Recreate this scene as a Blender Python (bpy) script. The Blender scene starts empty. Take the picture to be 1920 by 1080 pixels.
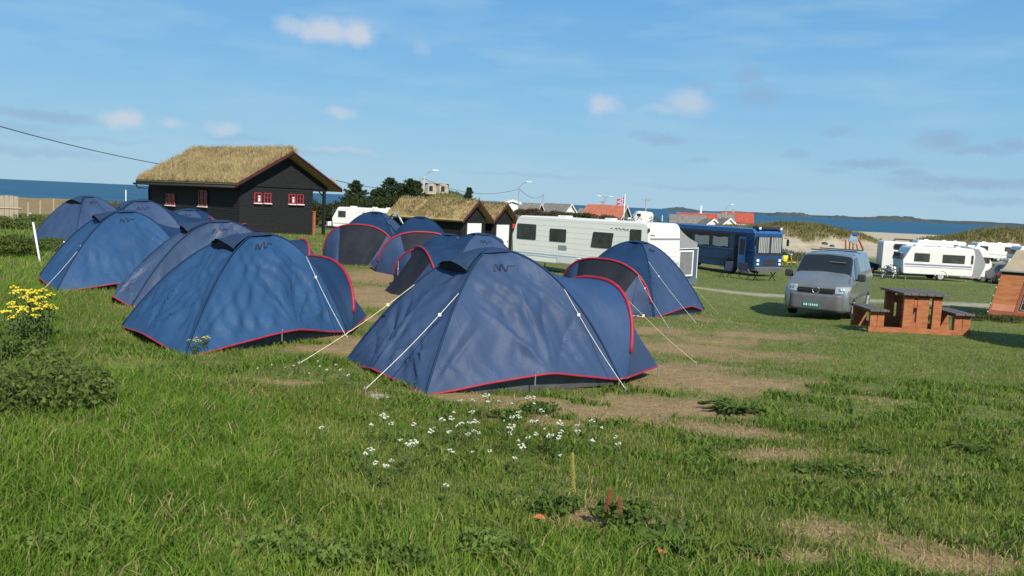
import bpy, math, random
import numpy as np
from mathutils import Vector, Matrix
from math import radians as R_, sin, cos, pi, sqrt, atan2
random.seed(7); rng = np.random.default_rng(7)
sc = bpy.context.scene
COL = sc.collection

# ------------------------------------------------------------------ camera geometry
FPX = 1600.0; PITCH = math.atan(161.1/FPX); ROLL = math.atan(0.0455); CAMZ = 1.6
_f = Vector((0, cos(PITCH), -sin(PITCH))); _u = Vector((0, sin(PITCH), cos(PITCH))); _r = Vector((1, 0, 0))
CR = _r*cos(ROLL)+_u*sin(ROLL); CU = -_r*sin(ROLL)+_u*cos(ROLL); CF = _f
CAM = Vector((0, 0, CAMZ))
def ray(px, py):
    return CF + CR*((px-960)/FPX) + CU*((540-py)/FPX)
def at(px, py, Y):
    d = ray(px, py); return CAM + d*(Y/d.y)

# ------------------------------------------------------------------ terrain: a table of how far the ground lies below the eye
US = np.array([-.5, -.2, 0, .15, .30])
TAB = [
 [(0,1.6),(8,1.70),(12,1.76),(20,1.86),(30,1.98),(48,2.3),(110,2.5),(125,4.5),(150,8.5)],
 [(0,1.6),(8,1.72),(12,1.82),(20,1.95),(30,2.05),(48,2.38),(65,2.95),(80,3.25),(110,3.2),(200,4.3),(260,7.6),(300,8.5)],
 [(0,1.6),(8,1.84),(15,2.0),(22,2.05),(30,2.35),(40,3.2),(55,3.2),(110,3.5),(200,4.7),(300,6.6),(340,8)],
 [(0,1.6),(8,1.86),(15,2.13),(20,2.22),(36,3.15),(55,3.9),(110,4.5),(200,4.9),(340,6.8),(380,8)],
 [(0,1.6),(8,1.84),(16,2.14),(25,3.22),(36,3.5),(55,4.05),(65,4.35),(130,4.9),(200,5.3),(440,6.98),(480,8)]]
_yy = np.arange(0, 701, 0.5)
def _smooth(a, n):
    k = np.ones(n)/n; p = np.concatenate([np.full(n, a[0]), a, np.full(n, a[-1])])
    return np.convolve(p, k, 'same')[n:-n]
_cols = [_smooth(_smooth(np.interp(_yy, [p[0] for p in t], [p[1] for p in t]), 7), 7) for t in TAB]
BUMPS = [ # x, y, amp, sx, sy
 (47, 150, 2.7, 5.5, 9), (55, 150, 1.8, 5, 9), (64, 150, .5, 5, 8), (37, 160, 1.6, 6, 9),
 (71, 128, 2.5, 6, 8), (82, 130, 2.6, 8, 9), (64, 126, .9, 3, 5), (98, 128, 3.1, 11, 10),
 (1, 112, 1.3, 6, 6), (9, 112, 1.2, 5, 6), (17, 118, 1.0, 6, 6), (26, 130, .7, 7, 7),
 (-16, 172, 4.4, 6.0, 8), (-9, 168, 2.2, 6, 8), (-27, 150, 1.5, 9, 9),
 (-60, 100, .35, 14, 12), (8.6, 17.5, .12, 3, 3), (-3.9, 4.6, .10, 1.3, 1.2), (14.5, 26.5, .3, 3.5, 1.6)]
def vnoise(x, y, s, seed=0):
    x = x/s+seed*17.3; y = y/s-seed*9.1
    return (np.sin(x*1.7+1.3*np.sin(y*1.1+seed))*np.cos(y*1.9-1.1*np.sin(x*.9+2*seed))
            + .5*np.sin(x*3.1+y*2.3+seed)*np.cos(y*3.7-x*1.9)
            + .25*np.sin(x*7.3-y*5.1+seed*2)*np.cos(x*4.7+y*8.3))/1.75
def terr(x, y):
    x = np.asarray(x, float); y = np.asarray(y, float)
    yc = np.clip(y, 0, 699); u = x/np.sqrt(yc*yc+30)
    hs = [np.interp(yc, _yy, c) for c in _cols]
    h = np.zeros(np.broadcast(x, y).shape)
    uc = np.clip(u, US[0], US[-1])
    for i in range(4):
        m = (uc >= US[i]) & (uc <= US[i+1]) if i == 3 else (uc >= US[i]) & (uc < US[i+1])
        t = (uc-US[i])/(US[i+1]-US[i]); t = t*t*(3-2*t)
        h = np.where(m, hs[i]*(1-t)+hs[i+1]*t, h)
    z = CAMZ-h
    for bx, by, a, sx, sy in BUMPS:
        z = z+a*np.exp(-((x-bx)/sx)**2*.5-((y-by)/sy)**2*.5)
    dune = np.exp(-((y-140)/28)**2)*(x > 20)*(1-np.exp(-((x-20)/10)**2))
    z = z+dune*(.5*vnoise(x, y, 6, 3)+.25*vnoise(x, y, 2.2, 5))
    far = np.clip((y-70)/60, 0, 1)*(x < 40)
    z = z+far*.22*vnoise(x, y, 5, 2)
    z = z+.016*vnoise(x, y, .55, 1)+.035*vnoise(x, y, 2.3, 4)*np.clip(y/8, 0, 1)
    return z
def gz(x, y): return float(terr(x, y))
def G(px, py):
    d = ray(px, py); Y = 1.5
    while Y < 600:
        p = CAM+d*(Y/d.y)
        if p.z < gz(p.x, p.y): break
        Y *= 1.01
    lo, hi = Y/1.01, Y
    for _ in range(14):
        m = (lo+hi)/2; p = CAM+d*(m/d.y)
        if p.z < gz(p.x, p.y): hi = m
        else: lo = m
    return CAM+d*(hi/d.y)
def on(x, y, dz=0): return Vector((x, y, gz(x, y)+dz))

# ------------------------------------------------------------------ materials
def s2l(c):
    return tuple((v/12.92 if v <= .04045 else ((v+.055)/1.055)**2.4) for v in c)
def nd(nt, t, **k):
    n = nt.nodes.new(t)
    for a, b in k.items(): setattr(n, a, b)
    return n
def mat(name, c1, c2=None, scale=4, rough=.6, bump=0, bscale=40, metal=0, spec=.5, transl=0, coat=0, stretch=(1,1,1), detail=5, attr=None, contrast=(.35,.65), crumple=0):
    m = bpy.data.materials.new(name); m.use_nodes = True; nt = m.node_tree; L = nt.links
    b = nt.nodes['Principled BSDF']; b.inputs['Roughness'].default_value = rough
    b.inputs['Metallic'].default_value = metal; b.inputs['Specular IOR Level'].default_value = spec
    b.inputs['Coat Weight'].default_value = coat
    b.inputs['Base Color'].default_value = (*c1, 1)
    tc = nd(nt, 'ShaderNodeTexCoord'); mp = nd(nt, 'ShaderNodeMapping'); mp.inputs['Scale'].default_value = stretch
    L.new(tc.outputs['Object'], mp.inputs['Vector'])
    src = None
    if c2 is not None:
        n = nd(nt, 'ShaderNodeTexNoise'); n.inputs['Scale'].default_value = scale; n.inputs['Detail'].default_value = detail
        L.new(mp.outputs[0], n.inputs['Vector'])
        mr = nd(nt, 'ShaderNodeMapRange'); mr.inputs['From Min'].default_value = contrast[0]; mr.inputs['From Max'].default_value = contrast[1]
        L.new(n.outputs['Fac'], mr.inputs['Value'])
        mx = nd(nt, 'ShaderNodeMix', data_type='RGBA'); mx.inputs[6].default_value = (*c1, 1); mx.inputs[7].default_value = (*c2, 1)
        L.new(mr.outputs[0], mx.inputs[0]); src = mx.outputs[2]
    if attr:
        a = nd(nt, 'ShaderNodeAttribute', attribute_name=attr)
        if src:
            mm = nd(nt, 'ShaderNodeMix', data_type='RGBA', blend_type='MULTIPLY'); mm.inputs[0].default_value = 1
            L.new(a.outputs['Color'], mm.inputs[6]); L.new(src, mm.inputs[7]); src = mm.outputs[2]
        else: src = a.outputs['Color']
    if src: L.new(src, b.inputs['Base Color'])
    if crumple:
        vs_ = []
        for sc_, st_, k_ in ((1.7, (1, 1, .4), .9), (4.5, (1, 1.5, .45), .55), (11, (1, 1.2, .6), .22)):
            mp2 = nd(nt, 'ShaderNodeMapping'); mp2.inputs['Scale'].default_value = st_; mp2.inputs['Rotation'].default_value = (.4, .3*sc_, .9); L.new(tc.outputs['Object'], mp2.inputs['Vector'])
            n2 = nd(nt, 'ShaderNodeTexNoise'); n2.inputs['Scale'].default_value = sc_; n2.inputs['Detail'].default_value = 1.5; n2.inputs['Distortion'].default_value = .35; L.new(mp2.outputs[0], n2.inputs['Vector'])
            s1 = nd(nt, 'ShaderNodeMath', operation='SUBTRACT'); L.new(n2.outputs['Fac'], s1.inputs[0]); s1.inputs[1].default_value = .5
            s2 = nd(nt, 'ShaderNodeMath', operation='ABSOLUTE'); L.new(s1.outputs[0], s2.inputs[0])
            s3 = nd(nt, 'ShaderNodeMath', operation='POWER'); L.new(s2.outputs[0], s3.inputs[0]); s3.inputs[1].default_value = .7
            s4 = nd(nt, 'ShaderNodeMath', operation='MULTIPLY'); L.new(s3.outputs[0], s4.inputs[0]); s4.inputs[1].default_value = -k_; vs_.append(s4.outputs[0])
        acc_ = vs_[0]
        for v_ in vs_[1:]:
            a_ = nd(nt, 'ShaderNodeMath', operation='ADD'); L.new(acc_, a_.inputs[0]); L.new(v_, a_.inputs[1]); acc_ = a_.outputs[0]
        bp = nd(nt, 'ShaderNodeBump'); bp.inputs['Strength'].default_value = crumple; bp.inputs['Distance'].default_value = .055
        L.new(acc_, bp.inputs['Height']); L.new(bp.outputs[0], b.inputs['Normal'])
    elif bump:
        n2 = nd(nt, 'ShaderNodeTexNoise'); n2.inputs['Scale'].default_value = bscale; n2.inputs['Detail'].default_value = 3
        L.new(mp.outputs[0], n2.inputs['Vector'])
        bp = nd(nt, 'ShaderNodeBump'); bp.inputs['Strength'].default_value = bump; bp.inputs['Distance'].default_value = .02
        L.new(n2.outputs['Fac'], bp.inputs['Height']); L.new(bp.outputs[0], b.inputs['Normal'])
    if transl:
        t = nd(nt, 'ShaderNodeBsdfTranslucent'); t.inputs['Color'].default_value = (*c1, 1)
        if src: L.new(src, t.inputs['Color'])
        ms = nd(nt, 'ShaderNodeMixShader'); ms.inputs[0].default_value = transl
        L.new(b.outputs[0], ms.inputs[1]); L.new(t.outputs[0], ms.inputs[2])
        L.new(ms.outputs[0], nt.nodes['Material Output'].inputs['Surface'])
    return m
M = {}
M['tent'] = mat('tent_fabric', (.040,.072,.152), (.050,.088,.182), 2.2, .55, transl=.2, spec=.27, crumple=.30)
M['tent_b'] = mat('tent_fabric_bright', (.026,.078,.182), (.032,.094,.212), 2.2, .55, transl=.2, spec=.27, crumple=.30)
M['tent_g'] = mat('tent_fabric_faded', (.046,.080,.155), (.055,.092,.18), 2.2, .52, transl=.2, spec=.35, crumple=.30)
M['tent_navy'] = mat('tent_fabric_navy', (.010,.034,.090), (.013,.044,.11), 2.5, .65,  crumple=.26, spec=.25, transl=.14)
M['tent_cap'] = mat('tent_fabric_cap', (.018,.038,.082), (.023,.046,.098), 2.5, .65, .10, 60, spec=.2)
M['tent_mid'] = mat('tent_fabric_mid_blue', (.026,.064,.155), (.03,.075,.18), 2.5, .62,  crumple=.26, spec=.3, transl=.16)
M['tent_grey'] = mat('tent_fabric_charcoal', (.013,.015,.023), (.019,.022,.032), 3, .75, .12, 60, spec=.2)
M['black'] = mat('black_mesh', (.008,.009,.012), None, rough=.8)
M['red'] = mat('red_piping', (.29,.012,.032), (.36,.018,.045), 9, .6)
M['sheet'] = mat('groundsheet', (.04,.042,.045), (.075,.075,.075), 4, .35, .5, 12)
M['logo'] = mat('logo_print', (.006,.014,.032), None, rough=.6)
M['rope'] = mat('guy_rope', (.62,.60,.52), (.75,.73,.66), 30, .8)
M['rope_y'] = mat('guy_rope_yellow', (.60,.55,.33), (.7,.66,.42), 30, .8)
M['steel'] = mat('peg_steel', (.55,.55,.55), None, rough=.35, metal=.8)
M['blackwood'] = mat('tarred_wood', (.010,.011,.012), (.022,.022,.022), 6, .7, .5, 20, stretch=(1,1,6), spec=.25)
M['trimred'] = mat('dark_red_trim', (.075,.016,.016), (.05,.012,.012), 8, .6)
M['frame_red'] = mat('window_frame_red', (.38,.045,.06), (.30,.035,.045), 8, .5)
M['white'] = mat('white_paint', (.78,.78,.76), (.72,.72,.70), 3, .45)
M['white_gel'] = mat('caravan_gelcoat', (.86,.84,.78), (.81,.79,.73), .7, .32, 0, coat=.3)
M['white_clean'] = mat('caravan_white', (.72,.71,.68), (.66,.655,.63), 1.2, .3, coat=.3)
M['glass'] = mat('dark_glass', (.012,.016,.018), None, rough=.06, spec=.7)
M['acryl'] = mat('caravan_window', (.03,.033,.032), (.055,.06,.058), 3, .12, spec=.6)
M['curtain'] = mat('curtain', (.36,.38,.38), (.22,.235,.24), 5, .8, stretch=(1,6,.15))
M['rubber'] = mat('rubber', (.012,.012,.012), (.02,.02,.02), 20, .8)
M['rim'] = mat('wheel_rim', (.62,.62,.63), None, rough=.35, metal=.5)
M['plastic'] = mat('dark_plastic', (.02,.021,.022), (.03,.03,.031), 12, .6)
M['bumper'] = mat('bumper_plastic', (.085,.088,.09), (.105,.108,.11), 6, .6, .1, 120)
M['vanpaint'] = mat('silver_blue_paint', (.19,.21,.23), (.215,.235,.255), 2, .25, metal=.45, coat=.6)
M['chrome'] = mat('chrome', (.8,.8,.82), None, rough=.15, metal=1)
M['mesh_grey'] = mat('awning_window_film', (.15,.155,.16), (.20,.20,.205), 5, .4)
M['rib'] = mat('rib_shade', (.60,.59,.55), None, rough=.4)
M['lamp'] = mat('lamp_glass', (.75,.77,.78), None, rough=.08, spec=.8)
M['lens'] = mat('headlight_lens', (.26,.29,.31), (.42,.45,.47), 30, .06, spec=.9, coat=.5)
M['redlamp'] = mat('tail_lamp', (.55,.012,.015), None, rough=.15)
M['orangelamp'] = mat('indicator', (.8,.25,.02), None, rough=.2)
M['plate'] = mat('green_plate', (.0,.20,.14), None, rough=.4)
M['busblue'] = mat('bus_blue', (.009,.038,.115), (.013,.05,.14), 2, .35, coat=.4)
M['busroof'] = mat('bus_roof_blue', (.022,.105,.30), (.028,.12,.33), 2, .4)
M['orangewood'] = mat('orange_stained_wood', (.40,.145,.052), (.27,.085,.030), 5, .75, .4, 25, stretch=(1,1,5))
M['oldwood'] = mat('weathered_dark_board', (.085,.072,.065), (.13,.115,.10), 7, .75, .5, 25, stretch=(3,1,3))
M['greywood'] = mat('weathered_grey_wood', (.40,.34,.25), (.30,.26,.19), 8, .85, .5, 20, stretch=(4,4,.6))
M['concrete'] = mat('concrete', (.42,.38,.31), (.30,.27,.23), 1.2, .9, .4, 6)
M['postgrey'] = mat('galvanised', (.22,.24,.25), (.3,.32,.33), 4, .5, metal=.3)
M['roofred'] = mat('red_roof_tiles', (.42,.075,.04), (.30,.055,.035), 1.5, .8, .5, 3)
M['rooforange'] = mat('orange_roof_tiles', (.42,.135,.08), (.33,.10,.06), 1.5, .8, .5, 3)
M['roofgrey'] = mat('grey_roof_tiles', (.20,.18,.155), (.14,.13,.115), 1.5, .85, .5, 3)
M['wallgreen'] = mat('green_wall', (.06,.11,.06), (.07,.13,.07), 2, .7)
M['wallred'] = mat('red_wall', (.22,.06,.045), (.17,.05,.04), 2, .8)
M['wallgrey'] = mat('grey_wall', (.33,.31,.28), (.28,.26,.24), 2, .8)
M['canvas_brown'] = mat('orange_brown_canvas', (.44,.165,.062), (.33,.11,.04), 3, .8, .3, 20, stretch=(1,1,5), transl=.1)
M['canvas_red'] = mat('red_brown_canvas', (.32,.09,.045), (.25,.07,.036), 3, .8, transl=.1)
M['canvas_pink'] = mat('pale_orange_band', (.48,.19,.11), (.42,.16,.09), 3, .8)
M['canvas_tan'] = mat('tan_roof_canvas', (.42,.34,.23), (.35,.28,.19), 2, .85, .3, 15, transl=.1)
M['canvas_dark'] = mat('dark_brown_canvas', (.035,.022,.014), None, rough=.8)
M['awning_blue'] = mat('awning_blue_grey', (.075,.115,.175), (.062,.10,.155), 3, .8, .2, 15)
M['awning_grey'] = mat('awning_pale_grey', (.27,.28,.29), (.23,.24,.25), 2, .8)
M['awning_band'] = mat('awning_skirt', (.10,.12,.15), None, rough=.8)
M['bark'] = mat('bark', (.06,.045,.035), (.10,.08,.06), 8, .9, .6, 12)
M['leafc'] = mat('foliage', (1,1,1), None, rough=.8, spec=.08, transl=.38, attr='Col')
M['grassc'] = mat('grass_blades', (1,1,1), None, rough=.7, spec=.10, transl=.42, attr='Col')
M['petal'] = mat('white_petals', (.60,.61,.50), (.42,.46,.32), 90, .8)
M['yellow'] = mat('yellow_petals', (.72,.56,.02), (.6,.5,.03), 60, .7)
M['stem'] = mat('green_stem', (.06,.10,.025), (.09,.12,.03), 20, .7)
M['rust'] = mat('rusty_seeds', (.22,.055,.02), (.14,.05,.02), 30, .8)
M['orange'] = mat('orange_leaf', (.5,.13,.04), None, rough=.7)
M['stone'] = mat('pale_stone', (.36,.35,.31), (.24,.235,.2), 12, .9, .6, 20)
M['carred'] = mat('red_car_paint', (.45,.035,.02), None, rough=.3, coat=.5)
M['carblack'] = mat('black_car_paint', (.015,.017,.02), None, rough=.3, coat=.5)
M['carblue'] = mat('blue_car_paint', (.03,.07,.16), None, rough=.3, coat=.5)
M['stripe'] = mat('caravan_stripe_blue', (.30,.48,.58), (.36,.53,.62), 2, .4)
M['stripe_v'] = mat('caravan_stripe_violet', (.17,.16,.30), (.22,.21,.36), 2, .4)
M['decal'] = mat('grey_decal', (.25,.25,.24), None, rough=.5)
M['darkblue'] = mat('dark_blue_cloth', (.012,.02,.05), (.02,.03,.07), 5, .7)
M['childblue'] = mat('sky_blue_plastic', (.20,.30,.40), None, rough=.5)
M['oranges'] = mat('red_orange_paint', (.42,.13,.07), None, rough=.6)
M['island'] = mat('far_scrub', (.032,.052,.055), (.055,.066,.062), .02, .9)
M['flagred'] = mat('flag_red', (.55,.03,.05), None, rough=.8)
M['flagblue'] = mat('flag_blue', (.02,.05,.25), None, rough=.8)
M['grey_item'] = mat('grey_plastic', (.2,.2,.2), (.26,.26,.26), 4, .6)

# ------------------------------------------------------------------ mesh builder
class MB:
    def __init__(s): s.v = []; s.f = []; s.c = None
    def add(s, vs, fs):
        o = len(s.v); s.v += [tuple(v) for v in vs]; s.f += [tuple(i+o for i in f) for f in fs]; return s
    def box(s, c, d, rz=0, mt=None):
        hx, hy, hz = d[0]/2, d[1]/2, d[2]/2
        vs = [Vector((x, y, z)) for x in (-hx, hx) for y in (-hy, hy) for z in (-hz, hz)]
        T = Matrix.Translation(c) @ (mt if mt else Matrix.Rotation(rz, 4, 'Z'))
        return s.add([T @ v for v in vs], [(0,1,3,2),(4,6,7,5),(0,4,5,1),(2,3,7,6),(0,2,6,4),(1,5,7,3)])
    def tube(s, pts, r, n=6, caps=True, flat=1):
        pts = [Vector(p) for p in pts]; rs = r if hasattr(r, '__len__') else [r]*len(pts); rings = []
        prev = None
        for i, p in enumerate(pts):
            t = (pts[min(i+1, len(pts)-1)]-pts[max(i-1, 0)]).normalized()
            a = prev if prev is not None and abs(prev.dot(t)) < .95 else (Vector((0,0,1)) if abs(t.z) < .9 else Vector((1,0,0)))
            x = (a-t*a.dot(t)).normalized(); y = t.cross(x); prev = x
            rings.append([p+(x*cos(2*pi*k/n)*flat+y*sin(2*pi*k/n))*rs[i] for k in range(n)])
        vs = [v for rg in rings for v in rg]
        fs = [(i*n+k, i*n+(k+1) % n, (i+1)*n+(k+1) % n, (i+1)*n+k) for i in range(len(pts)-1) for k in range(n)]
        if caps: fs += [tuple(range(n-1, -1, -1)), tuple((len(pts)-1)*n+k for k in range(n))]
        return s.add(vs, fs)
    def prism(s, prof, y0, y1, ax='y'):
        n = len(prof)
        f = (lambda p, w: (p[0], w, p[1])) if ax == 'y' else ((lambda p, w: (w, p[0], p[1])) if ax == 'x' else (lambda p, w: (p[0], p[1], w)))
        vs = [f(p, y0) for p in prof]+[f(p, y1) for p in prof]
        fs = [tuple(range(n)), tuple(range(2*n-1, n-1, -1))]+[(i, n+i, n+(i+1) % n, (i+1) % n) for i in range(n)]
        return s.add(vs, fs)
    def grid(s, fn, nu, nv, close=False):
        vs = [fn(i/nu, j/nv) for j in range(nv+1) for i in range(nu+1)]
        fs = [(j*(nu+1)+i, j*(nu+1)+i+1, (j+1)*(nu+1)+i+1, (j+1)*(nu+1)+i) for j in range(nv) for i in range(nu)]
        return s.add(vs, fs)
    def ball(s, c, r, n=8, m=6):
        rx, ry, rz = r if hasattr(r, '__len__') else (r, r, r)
        return s.grid(lambda u, v: (c[0]+rx*cos(2*pi*u)*sin(pi*v), c[1]+ry*sin(2*pi*u)*sin(pi*v), c[2]+rz*cos(pi*v)), n, m)
    def build(s, name, m, parent=None, smooth=False, bevel=0, label=None, weld=False):
        me = bpy.data.meshes.new(name); me.from_pydata([tuple(v) for v in s.v], [], s.f)
        if s.c is not None:
            a = me.color_attributes.new('Col', 'FLOAT_COLOR', 'POINT')
            arr = np.ones((len(s.v), 4), np.float32); arr[:, :3] = np.asarray(s.c, np.float32); a.data.foreach_set('color', arr.ravel())
        import bmesh
        bm = bmesh.new(); bm.from_mesh(me)
        if weld: bmesh.ops.remove_doubles(bm, verts=bm.verts, dist=1e-4)
        bmesh.ops.recalc_face_normals(bm, faces=bm.faces); bm.to_mesh(me); bm.free()
        if smooth: me.polygons.foreach_set('use_smooth', [True]*len(me.polygons))
        me.materials.append(M[m] if isinstance(m, str) else m)
        o = bpy.data.objects.new(name, me); COL.objects.link(o)
        if parent: o.parent = parent
        if bevel:
            b = o.modifiers.new('bevel', 'BEVEL'); b.width = bevel; b.segments = 2; b.limit_method = 'ANGLE'
        if label: o['label'] = label
        return o
def tag(o, label, cat, group=None, kind=None):
    if label: o['label'] = label
    if cat: o['category'] = cat
    if group: o['group'] = group
    if kind: o['kind'] = kind
    return o
def thing(name, label, cat, loc, rz=0, group=None, scale=1):
    o = bpy.data.objects.new(name, None); COL.objects.link(o); o.location = loc; o.rotation_euler = (0, 0, rz)
    o.scale = (scale,)*3 if not hasattr(scale, '__len__') else scale
    return tag(o, label, cat, group)
def copy_tree(o, parent=None):
    c = o.copy(); COL.objects.link(c); c.parent = parent
    for ch in o.children: copy_tree(ch, c)
    return c
def rawmesh(name, V, F3, m, cols=None, F4=None, smooth=False):
    """fast mesh from arrays: F3 triangles, F4 quads"""
    me = bpy.data.meshes.new(name)
    F3 = np.asarray(F3, np.int32).reshape(-1, 3) if F3 is not None else np.zeros((0, 3), np.int32)
    F4 = np.asarray(F4, np.int32).reshape(-1, 4) if F4 is not None else np.zeros((0, 4), np.int32)
    me.vertices.add(len(V)); me.vertices.foreach_set('co', np.asarray(V, np.float32).ravel())
    nl = F3.size+F4.size; me.loops.add(nl); me.loops.foreach_set('vertex_index', np.concatenate([F4.ravel(), F3.ravel()]).astype(np.int32))
    tot = np.concatenate([np.full(len(F4), 4), np.full(len(F3), 3)]).astype(np.int32)
    st = np.concatenate([[0], np.cumsum(tot)[:-1]]).astype(np.int32)
    me.polygons.add(len(tot)); me.polygons.foreach_set('loop_start', st); me.polygons.foreach_set('loop_total', tot)
    if smooth: me.polygons.foreach_set('use_smooth', np.ones(len(tot), bool))
    me.update(calc_edges=True)
    if cols is not None:
        a = me.color_attributes.new('Col', 'FLOAT_COLOR', 'POINT'); arr = np.ones((len(V), 4), np.float32); arr[:, :3] = cols
        a.data.foreach_set('color', arr.ravel())
    me.materials.append(M[m] if isinstance(m, str) else m)
    o = bpy.data.objects.new(name, me); COL.objects.link(o); return o

def blades(P, hgt, wid, lean, col, seg=True, flop=.35, seed=1):
    """P (n,3) roots; returns V, quads, tris, cols : upright tapering blades"""
    r = np.random.default_rng(seed); n = len(P)
    a = r.uniform(0, 2*pi, n); dx, dy = np.cos(a), np.sin(a)
    la = r.uniform(0, 2*pi, n); ll = r.uniform(.1, 1, n)*flop*hgt
    ox = np.cos(la)*ll+lean[0]*hgt; oy = np.sin(la)*ll+lean[1]*hgt
    w = wid/2
    base = P.copy(); base[:, 2] -= .01
    L = np.stack([base[:, 0]-dx*w, base[:, 1]-dy*w, base[:, 2]], 1); Rr = np.stack([base[:, 0]+dx*w, base[:, 1]+dy*w, base[:, 2]], 1)
    T = np.stack([P[:, 0]+ox, P[:, 1]+oy, P[:, 2]+hgt*.93], 1)
    if seg:
        mx = P[:, 0]+ox*.32; my = P[:, 1]+oy*.32; mz = P[:, 2]+hgt*.58
        ML = np.stack([mx-dx*w*.8, my-dy*w*.8, mz], 1); MR = np.stack([mx+dx*w*.8, my+dy*w*.8, mz], 1)
        V = np.stack([L, Rr, MR, ML, T], 1).reshape(-1, 3); i = np.arange(n)*5
        Q = np.stack([i, i+1, i+2, i+3], 1); F = np.stack([i+3, i+2, i+4], 1); C = np.repeat(col, 5, 0)
    else:
        V = np.stack([L, Rr, T], 1).reshape(-1, 3); i = np.arange(n)*3
        Q = np.zeros((0, 4), int); F = np.stack([i, i+1, i+2], 1); C = np.repeat(col, 3, 0)
    return V, Q, F, C
def join_arr(parts):
    Vs, Qs, Fs, Cs = [], [], [], []; o = 0
    for V, Q, F, C in parts:
        Vs.append(V); Qs.append(Q+o); Fs.append(F+o); Cs.append(C); o += len(V)
    return np.concatenate(Vs), np.concatenate(Qs), np.concatenate(Fs), np.concatenate(Cs)
# ================================================================== SETTING
PATCH = [(1330,715,1.3,.7,.75),(1260,700,.9,.7,.8),(1400,665,1.3,.8,.55),(1060,770,.9,.3,.7),(720,565,.8,1.0,.9),(680,640,.5,.4,.7),(1300,800,.9,.4,.5),(1262,655,1.0,.7,1),(1250,762,.75,.5,1),(1150,775,.7,.35,1),(1000,752,.4,.25,.9),(940,748,.5,.2,.7),(1390,812,.45,.3,.7),(1450,850,.5,.25,.7),
 (1700,1035,.35,.3,.62),(1560,1000,.35,.22,.6),(1500,1052,.2,.12,1),(1800,1060,.4,.25,.6),(712,548,.9,1.4,1),(735,520,1.2,1.8,1),(690,600,.5,.5,.7),(630,655,.55,.4,.9),
 (1320,720,.6,.5,.8),(1300,690,.7,.4,.8),(1430,628,1.1,.6,.75),(1350,640,1.,.5,.7),(1215,620,.8,.5,.9),(1115,970,.3,.15,.6),(520,718,.3,.12,.9),(880,745,.5,.3,.5),
 (1000,790,.8,.2,.45),(1330,600,1.0,.9,.4),(705,742,.22,.14,.6),(1200,700,.5,.5,.8),(1500,720,1,.5,.25),(1640,900,.8,.5,.25),(1180,880,.6,.3,.2)]
_PW = []
for px, py, rx, ry, a in PATCH:
    g = G(px, py); _PW.append((g.x, g.y, rx, ry, a))
def drymask(x, y):
    d = np.zeros(np.shape(x))
    for gx, gy, rx, ry, a in _PW:
        q = np.exp(-(((x-gx)/rx)**2+((y-gy)/ry)**2)*.8)*a
        d = np.maximum(d, q)
    d = np.maximum(d, .62*np.clip((y-44)/10, 0, 1)*np.clip((-.33*y-x)/6, 0, 1))
    n = .5+.55*vnoise(x, y, .35, 8)+.4*vnoise(x, y, .13, 2)+.3*vnoise(x, y, .9, 4)
    return np.clip((d*1.42-.52*n)*1.5, 0, 1)
def pathmask(x, y):
    c = 36.6+.05*(x-10)+.5*np.sin(x*.25)
    w = .75+.45*np.clip((x-12)/8, 0, 1)
    m = np.clip(1.6-np.abs(y-c)/w*1.2, 0, 1)
    return m*(x > 6.5)
def sandmask(x, y):
    base = np.clip((y-96)/14, 0, 1)*np.clip((x-.24*y)/6, 0, 1)
    return base
# --- terrain mesh: one polar sheet
az = np.concatenate([np.linspace(-pi, -.75, 70, endpoint=False), np.linspace(-.75, .75, 620, endpoint=False), np.linspace(.75, pi, 70, endpoint=False)])
rad = np.concatenate([[.15, .6, 1.1, 1.6], np.geomspace(2, 620, 260)])
A, Rr = np.meshgrid(az, rad); X = Rr*np.sin(A); Y = Rr*np.cos(A)
Z = terr(X, Y); Z = np.where(Rr > 600, np.minimum(Z, -7), Z)
na, nr = len(az), len(rad)
V = np.stack([X, Y, Z], -1).reshape(-1, 3); V = np.vstack([V, [[0, 0, gz(0, 0)]]])
i, j = np.meshgrid(np.arange(na), np.arange(nr-1)); i2 = (i+1) % na
Q = np.stack([j*na+i, j*na+i2, (j+1)*na+i2, (j+1)*na+i], -1).reshape(-1, 4)[:, ::-1]
k = np.arange(na); T3 = np.stack([np.full(na, len(V)-1), (k+1) % na, k], -1)[:, ::-1]
dm = np.concatenate([drymask(X, Y).ravel(), [0]]); pm_ = np.concatenate([pathmask(X, Y).ravel(), [0]]); sm = np.concatenate([sandmask(X, Y).ravel(), [0]])
# dune height decides marram grass against sand
dh = np.zeros(X.shape)
for bx, by, a, sx, sy in BUMPS[:8]: dh += a*np.exp(-((X-bx)/sx)**2*.5-((Y-by)/sy)**2*.5)
veg = np.clip((dh-1.1+.9*vnoise(X, Y, 4.5, 6))*1.3, 0, 1)
veg = np.concatenate([veg.ravel(), [0]])
gm = bpy.data.materials.new('ground_turf'); gm.use_nodes = True; nt = gm.node_tree; L = nt.links
b = nt.nodes['Principled BSDF']; b.inputs['Roughness'].default_value = .9; b.inputs['Specular IOR Level'].default_value = .2
tc = nd(nt, 'ShaderNodeTexCoord')
def noise(scale, detail=6, st=(1,1,1)):
    mp = nd(nt, 'ShaderNodeMapping'); mp.inputs['Scale'].default_value = st; L.new(tc.outputs['Object'], mp.inputs[0])
    n = nd(nt, 'ShaderNodeTexNoise'); n.inputs['Scale'].default_value = scale; n.inputs['Detail'].default_value = detail; L.new(mp.outputs[0], n.inputs['Vector']); return n.outputs['Fac']
def mrange(s, a, b_):
    m = nd(nt, 'ShaderNodeMapRange'); m.inputs['From Min'].default_value = a; m.inputs['From Max'].default_value = b_; L.new(s, m.inputs['Value']); return m.outputs[0]
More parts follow.
